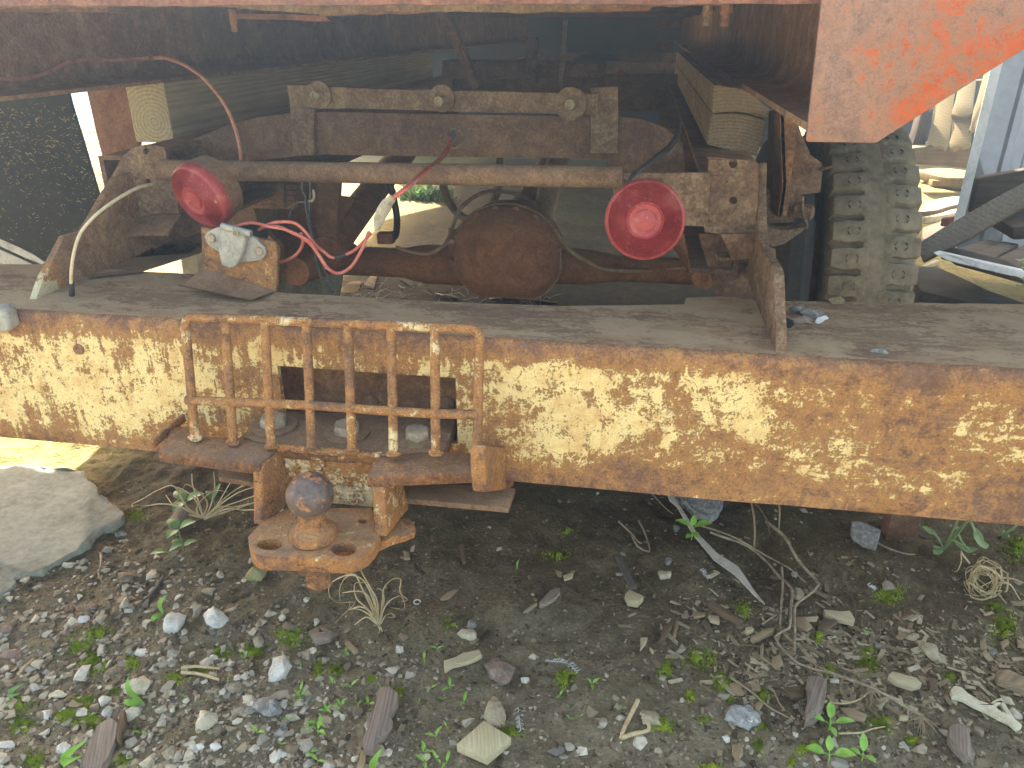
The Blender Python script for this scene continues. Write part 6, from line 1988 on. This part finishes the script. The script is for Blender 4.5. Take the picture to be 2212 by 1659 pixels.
plank('old_board', [PZ('e', x, y, .08) for x, y in [(940, 470), (1080, 445), (1330, 465), (1330, 545), (1180, 525)]], (0, 0, -.05), 'shingle', 'pale fallen shingle on the ground in front of the shed sill', 'board', 'fallen shingles', .008)
plank('old_board', [PZ('e', x, y, .05) for x, y in [(985, 500), (1120, 508), (1330, 545), (1330, 575), (1060, 545)]], (0, 0, -.04), 'shingle', 'second pale fallen shingle below the first', 'board', 'fallen shingles', .008)
p = PZ('e', 950, 815, .05)
solo('fallen_stick', MB().tube([PZ('e', 940, 818, .05), PZ('e', 1080, 800, .06), PZ('e', 1180, 768, .06), PZ('e', 1300, 742, .05)], .014, 8, smooth=3), M['chip_brown'], p, 'brown stick lying on the sunlit slab beyond the tyre', 'stick', smooth=70)
plank('iron_scrap', [PY('e', 1128, 915, 3.6), PY('e', 1140, 850, 3.6), PY('e', 1250, 835, 3.6), PY('e', 1250, 915, 3.6)], (0, .02, 0), 'bed_red', 'small red brown iron scrap behind the slanting plank', 'scrap iron', 'scraps of iron')
# green leaves at the right edge beside the heap
root = thing('weed_plant', 'green leafy weed at the right edge in front of the board heap', 'weed', PY('e', 1790, 1400, 2.15))
b_ = BASES[root.name]
for (x, y) in [(1765, 1190), (1790, 1210), (1770, 1240), (1800, 1260), (1755, 1390), (1785, 1410), (1800, 1370), (1765, 1330)]:
    q = PY('e', x, y, 2.15)
    part('stem', MB().tube([b_, b_.lerp(q, .6) + Vector((.01, 0, 0)), q], .0016, 6, smooth=3), M['leaf_sage'], root, smooth=80)
    o = part('leaf', leaf_mesh(.045, .03), M['leaf_sage'], root, smooth=80)
    o.location = q - b_
    for v in o.data.vertices:
        v.co += b_
    o.rotation_euler = (.3, -.3, random.uniform(0, 6.28))

# ---------------------------------------------------------------- background left and centre
p = PZ('f', 640, 165, .2)
mb = MB()
bmesh.ops.create_grid(mb.bm, x_segments=24, y_segments=24, size=1.2, matrix=Matrix.Translation(p))
for v in mb.bm.verts:
    d = ((v.co.x - p.x) ** 2 + (v.co.y - p.y) ** 2) ** .5
    v.co.z = .02 + .55 * math.exp(-(d / .7) ** 2) + .08 * mnoise.noise(v.co * 4)
solo('tarpaulin', mb, M['teal'], p, 'faded teal tarpaulin far off in the sunlit grass at the left', 'tarpaulin', smooth=60)
plank('pale_sheet', [PZ('f', x, y, .05) for x, y in [(560, 215), (760, 212), (790, 330), (600, 360)]], (0, 0, -.03), 'white_trim', 'pale board lying in the sunlit straw beyond the mud flap', 'board', 'boards in the straw')
mb = MB()
for k in range(260):
    q = PZ('f', random.uniform(520, 960), random.uniform(190, 960), 0)
    a = random.uniform(0, 6.28)
    L = random.uniform(.05, .22) * q.y / 4
    e_ = q + Vector((math.cos(a) * L, math.sin(a) * L, random.uniform(.0, .5) * L))
    mb.tube([q, q.lerp(e_, .5) + Vector((0, 0, .1 * L)), e_], .0035 * q.y / 4, 4)
straw_o = solo('dry_straw', mb, M['straw'], PZ('f', 700, 500, 0), 'sunlit dry straw on the ground beyond the mud flap', 'straw', kind='stuff')
WP = PZ('B', 1200, 1285, 0)
mb = MB()
for k in range(420):
    q = PZ('B', random.gauss(1180, 85), random.gauss(1285, 9), 0)
    L = random.uniform(.03, .11)
    a = random.uniform(0, 6.28)
    t_ = q + Vector((math.cos(a) * L * .7, math.sin(a) * L * .7, L * random.uniform(.4, 1)))
    sd = Vector((-math.sin(a), math.cos(a), 0)) * .008
    m_ = q.lerp(t_, .6) + Vector((0, 0, L * .15))
    mb.face([q, m_ - sd, t_, m_ + sd])
solo('weed_patch', mb, M['leaf_dull'], WP, 'patch of green weeds on the ground seen under the truck', 'weeds', kind='stuff')

# dead leaves and bark on the soil heaped under the axle
for i, (pts, mt, lb) in enumerate([
    ([(640, 870), (700, 820), (780, 795), (760, 850), (680, 875)], 'chip_tan', 'leftmost dead leaf on the heap under the axle'),
    ([(795, 830), (850, 745), (885, 750), (860, 840)], 'stalk_grey', 'grey pointed leaf on the heap under the axle tube'),
    ([(1000, 780), (1040, 735), (1130, 800), (1110, 830)], 'chip_brown', 'brown bark flake left of the differential'),
    ([(1190, 860), (1290, 800), (1380, 780), (1370, 830), (1260, 880)], 'chip_brown', 'brown curled leaf at the foot of the differential'),
    ([(1250, 880), (1380, 860), (1410, 920), (1300, 925)], 'bark', 'bark flake just behind the bumper under the differential'),
    ([(1600, 910), (1700, 850), (1790, 860), (1790, 925), (1680, 930)], 'chip_pale', 'pale husk at the right foot of the differential'),
    ([(1820, 908), (2035, 905), (2035, 932), (1820, 935)], 'chip_tan', 'small board end right of the pale husk')]):
    chip('F', pts, mt, lb, 'dead_leaf' if 'lea' in lb else 'bark_flake', 'dead leaf' if 'lea' in lb else 'bark', .006, 'leaves and bark on the heap under the axle', .003, .006, tilt=(-.35, 0))
mb = MB()
for k in range(170):
    q = PG('F', random.uniform(560, 2000), random.uniform(740, 960), .004)
    a = random.uniform(0, 6.28)
    L = random.uniform(.02, .09)
    mb.tube([q, q + Vector((math.cos(a) * L * .5, math.sin(a) * L * .5, random.uniform(0, .015))), q + Vector((math.cos(a) * L, math.sin(a) * L, random.uniform(-.004, .02)))], random.uniform(.0008, .002), 4)
solo('twig_litter', mb, M['stalk_grey'], PG('F', 1200, 850), 'twigs and dry litter on the soil heap under the axle', 'litter', kind='stuff')


# ================================================================== LOOSE STUFF: gravel, crumbs, moss
def inside(px, py, poly):
    r = np.zeros(px.shape, bool)
    n = len(poly)
    for i in range(n):
        (x1_, y1_), (x2_, y2_) = poly[i], poly[(i + 1) % n]
        c = ((y1_ > py) != (y2_ > py)) & (px < (x2_ - x1_) * (py - y1_) / (y2_ - y1_ + 1e-12) + x1_)
        r ^= c
    return r


def on_ground(u, v):
    x = (u - 1106) / FOC
    y = -(v - 829.5) / FOC
    D = np.array(_FW)[None] + x[:, None] * np.array(_RT)[None] + y[:, None] * np.array(_UP)[None]
    z = np.zeros(len(u))
    for _ in range(6):
        t = (z - CAM_Z) / D[:, 2]
        X, Y = D[:, 0] * t, D[:, 1] * t
        z = gz(X, Y)
    return X, Y, z


def cl(a, lo=0.0, hi=1.0):
    return np.clip(a, lo, hi)


slabP = [(FR['J'][0] + FR['J'][2] * x, FR['J'][1] + FR['J'][2] * y) for x, y in SL]


def scatter(n, dens, vmin=1050, vmax=1720, umin=-60, umax=2280):
    u, v = RNG.uniform(umin, umax, n), RNG.uniform(vmin, vmax, n)
    keep = (RNG.random(n) < dens(u, v)) & ~inside(u, v, slabP)
    u, v = u[keep], v[keep]
    X, Y, z = on_ground(u, v)
    return u, v, X, Y, z


def merge(name, protos, X, Y, Z, S, mat, tint, sink=.3, flat=(1, 1, .7), label=None, cat=None):
    vs, fs, ts = [], [], []
    off = 0
    which = RNG.integers(0, len(protos), len(X))
    for k, (pv, pf) in enumerate(protos):
        ii = np.where(which == k)[0]
        n = len(ii)
        if not n:
            continue
        a = RNG.uniform(0, 2 * np.pi, n)
        tl_ = RNG.normal(0, .22, n)
        sc = np.stack([S[ii] * RNG.uniform(.8, 1.35, n) * flat[0], S[ii] * RNG.uniform(.65, 1.0, n) * flat[1], S[ii] * RNG.uniform(.55, .95, n) * flat[2]], -1)
        P = pv[None] * sc[:, None, :]
        c, s = np.cos(tl_)[:, None], np.sin(tl_)[:, None]
        P = np.stack([P[..., 0], P[..., 1] * c - P[..., 2] * s, P[..., 1] * s + P[..., 2] * c], -1)
        c, s = np.cos(a)[:, None], np.sin(a)[:, None]
        P = np.stack([P[..., 0] * c - P[..., 1] * s + X[ii][:, None], P[..., 0] * s + P[..., 1] * c + Y[ii][:, None], P[..., 2] + (Z[ii] + sc[:, 2] * (1 - 2 * sink) * .8)[:, None]], -1)
        m = pv.shape[0]
        vs.append(P.reshape(-1, 3))
        fs.append((pf[None] + (np.arange(n) * m)[:, None, None] + off).reshape(-1, pf.shape[1]))
        ts.append(np.repeat(tint[ii], m))
        off += n * m
    o = npmesh(name, np.concatenate(vs), np.concatenate(fs), M[mat], np.concatenate(ts))
    return props(o, label, cat, kind='stuff')


def proto_rock(seed, n=12):
    mb = hull_rock((1, 1, 1), seed, n, .0, 0)
    bmesh.ops.triangulate(mb.bm, faces=mb.bm.faces[:])
    bmesh.ops.recalc_face_normals(mb.bm, faces=mb.bm.faces[:])
    mb.bm.verts.index_update()
    v = np.array([tuple(q.co) for q in mb.bm.verts])
    f = np.array([[q.index for q in fc.verts] for fc in mb.bm.faces])
    mb.bm.free()
    return v, f


rocks = [proto_rock(900 + i, 11 + i % 6) for i in range(9)]


def gd(u, v):
    left = cl((1020 - u) / 620) * cl((v - 1165 - cl((u - 350) / 500) * 190) / 90)
    front = .13 * cl((v - 1430) / 170)
    patch = .32 + 1.5 * cl(vnoise(u / 70, v / 45, 9) + .48) ** 1.3
    return cl((left * .75 + front + .02) * patch)


u, v, X, Y, Z = scatter(12500, gd)
S = np.clip(RNG.lognormal(math.log(.0042), .48, len(X)), .0018, .0125)
tn = RNG.random(len(X))
merge('gravel', rocks, X, Y, Z, S, 'gravel', tn, .38, label='mixed pale gravel scattered over the soil', cat='gravel')


def gd2(u, v):
    return cl(.35 + .65 * cl((1100 - u) / 700) + .4 * cl((v - 1300) / 300)) * cl((v - 1080) / 200 + .15)


u, v, X, Y, Z = scatter(16000, gd2)
S = np.clip(RNG.lognormal(math.log(.0016), .4, len(X)), .0007, .0035)
merge('grit', rocks[:4], X, Y, Z, S, 'gravel', np.where(RNG.random(len(X)) < .5, .02, RNG.random(len(X)) * .7), .2, label='fine grit on the soil', cat='grit')
box_v = np.array([(x, y, z) for x in (-1, 1) for y in (-1, 1) for z in (-1, 1)], float)
box_v[:, 1] *= np.array([1, .8, .9, 1.1, .7, 1, 1.1, .8])
box_f = np.array([(0, 1, 3, 2), (4, 6, 7, 5), (0, 4, 5, 1), (2, 3, 7, 6), (0, 2, 6, 4), (1, 5, 7, 3)])


def ld(u, v):
    z1 = np.exp(-((u - 1745) / 170) ** 2 - ((v - 1430) / 75) ** 2) + .75 * np.exp(-((u - 1930) / 220) ** 2 - ((v - 1440) / 95) ** 2) + .45 * np.exp(-((u - 1560) / 170) ** 2 - ((v - 1330) / 60) ** 2)
    z2 = .5 * np.exp(-((u - 2190) / 80) ** 2 - ((v - 1420) / 90) ** 2)
    return cl((z1 + z2) * (.35 + 1.3 * cl(vnoise(u / 45, v / 30, 21) + .45)))


u, v, X, Y, Z = scatter(30000, ld, 1180)
S = np.clip(RNG.lognormal(math.log(.0034), .5, len(X)), .0012, .0105)
tn = cl(RNG.normal(.80, .20, len(X)))
merge('wood_crumbs', [(box_v, box_f)], X, Y, Z, S, 'litter', tn, .3, (1.5, .55, .22), label='drift of small wood chips and crumbs at the right', cat='wood chips')
u, v, X, Y, Z = scatter(15000, lambda u, v: cl(.5 + .5 * vnoise(u / 90, v / 60, 5) * 2) * .8, 1040)
S = np.clip(RNG.lognormal(math.log(.0018), .5, len(X)), .0007, .006)
tn = cl(np.where(RNG.random(len(X)) < .12, .8, RNG.normal(.30, .22, len(X))))
merge('soil_crumbs', [(box_v, box_f), rocks[0] if rocks[0][1].shape[1] == 4 else (box_v, box_f)], X, Y, Z, S, 'litter', tn, .3, (1.2, .8, .5), label='soil crumbs and small dry bits', cat='crumbs')

# moss cushions
cone_v = np.array([(.35, 0, 0), (-.17, .3, 0), (-.17, -.3, 0), (.0, .0, 1.0)])
cone_f = np.array([(0, 1, 3), (1, 2, 3), (2, 0, 3)])
MP = [('J', 450, 1150, 75, 60), ('J', 320, 1410, 70, 36), ('J', 430, 1430, 76, 46), ('J', 380, 1060, 62, 50), ('J', 1210, 1100, 76, 46), ('J', 1060, 1110, 50, 36), ('J', 650, 440, 50, 30), ('J', 100, 1450, 70, 40), ('J', 545, 1290, 44, 24), ('J', 165, 1620, 60, 46),
      ('J', 480, 1010, 80, 34), ('J', 640, 1150, 60, 40), ('J', 400, 1340, 60, 28), ('J', 960, 1190, 60, 30), ('J', 850, 1225, 50, 28), ('J', 600, 1630, 60, 36), ('J', 1540, 1180, 20, 40), ('J', 545, 515, 30, 14), ('J', 80, 1350, 70, 40),
      ('K', 60, 900, 80, 70), ('K', 320, 1095, 46, 34), ('K', 1655, 1140, 70, 50), ('K', 1330, 1450, 60, 34), ('K', 2200, 1400, 50, 40), ('K', 215, 1100, 30, 46), ('K', 980, 830, 34, 30), ('K', 520, 1150, 40, 20), ('K', 690, 1215, 26, 26), ('K', 1600, 440, 70, 30), ('K', 1650, 300, 50, 20),
      ('L', 1430, 660, 90, 60), ('L', 350, 1030, 110, 60), ('L', 148, 1100, 46, 52), ('L', 468, 1170, 56, 60), ('L', 1300, 1050, 90, 80), ('L', 1380, 1400, 80, 50), ('L', 2100, 850, 90, 110), ('L', 680, 1530, 34, 44), ('L', 590, 750, 46, 50), ('L', 410, 1655, 66, 26), ('L', 2170, 390, 90, 80),
      ('L', 1095, 1100, 44, 40), ('L', 1330, 985, 56, 24), ('L', 525, 1270, 26, 34), ('L', 700, 1420, 40, 26), ('L', 370, 1385, 36, 20), ('L', 930, 1555, 40, 24), ('L', 1010, 1530, 46, 24), ('L', 870, 1630, 24, 40), ('L', 2040, 730, 56, 30), ('L', 1560, 1500, 60, 30), ('L', 130, 1420, 70, 40), ('L', 1780, 1140, 50, 30), ('L', 1030, 900, 30, 50), ('L', 700, 1240, 46, 44), ('L', 290, 1240, 30, 36)]
ax_, ay_, az_, asz = [], [], [], []
for fr, x, y, rx, ry in MP:
    n = int(min(1500, 60 + rx * ry * .36 * (FR[fr][2] / .4) ** 2))
    r = np.abs(RNG.normal(0, .62, n))
    t = RNG.uniform(0, 2 * np.pi, n)
    lx, ly = x + rx * r * np.cos(t), y + ry * r * np.sin(t)
    lump = vnoise(lx / 16, ly / 12, 31) + .5
    kp = lump > .33
    o = FR[fr]
    X, Y, Z = on_ground(o[0] + o[2] * lx[kp], o[1] + o[2] * ly[kp])
    hgt = .0045 * np.exp(-r[kp] ** 2 * 1.5) * (.3 + lump[kp])
    ax_.append(X); ay_.append(Y); az_.append(Z + hgt - .0015)
    asz.append(RNG.uniform(.0022, .0052, kp.sum()))
X, Y, Z, S = map(np.concatenate, (ax_, ay_, az_, asz))
merge('moss', [(cone_v, cone_f)], X, Y, Z, S, 'moss', RNG.random(len(X)), .5, (1, 1, 1.1), label='cushions of bright green moss on the soil', cat='moss')

# ================================================================== AIR
hz = bpy.data.materials.new('pale air')
hz.use_nodes = True
hn = hz.node_tree
hn.nodes.remove(hn.nodes['Principled BSDF'])
pv = hn.nodes.new('ShaderNodeVolumePrincipled')
pv.inputs['Color'].default_value = (.50, .70, 1.0, 1)
pv.inputs['Density'].default_value = HAZE
pv.inputs['Anisotropy'].default_value = .84
hn.links.new(pv.outputs[0], hn.nodes['Material Output'].inputs['Volume'])
hme = MB().box((-62, -62, -1.2), (62, 62, 1.75)).mesh('haze', hz)
ho = bpy.data.objects.new('haze', hme)
COL.objects.link(ho)
props(ho, 'thin pale haze in the air', kind='stuff')
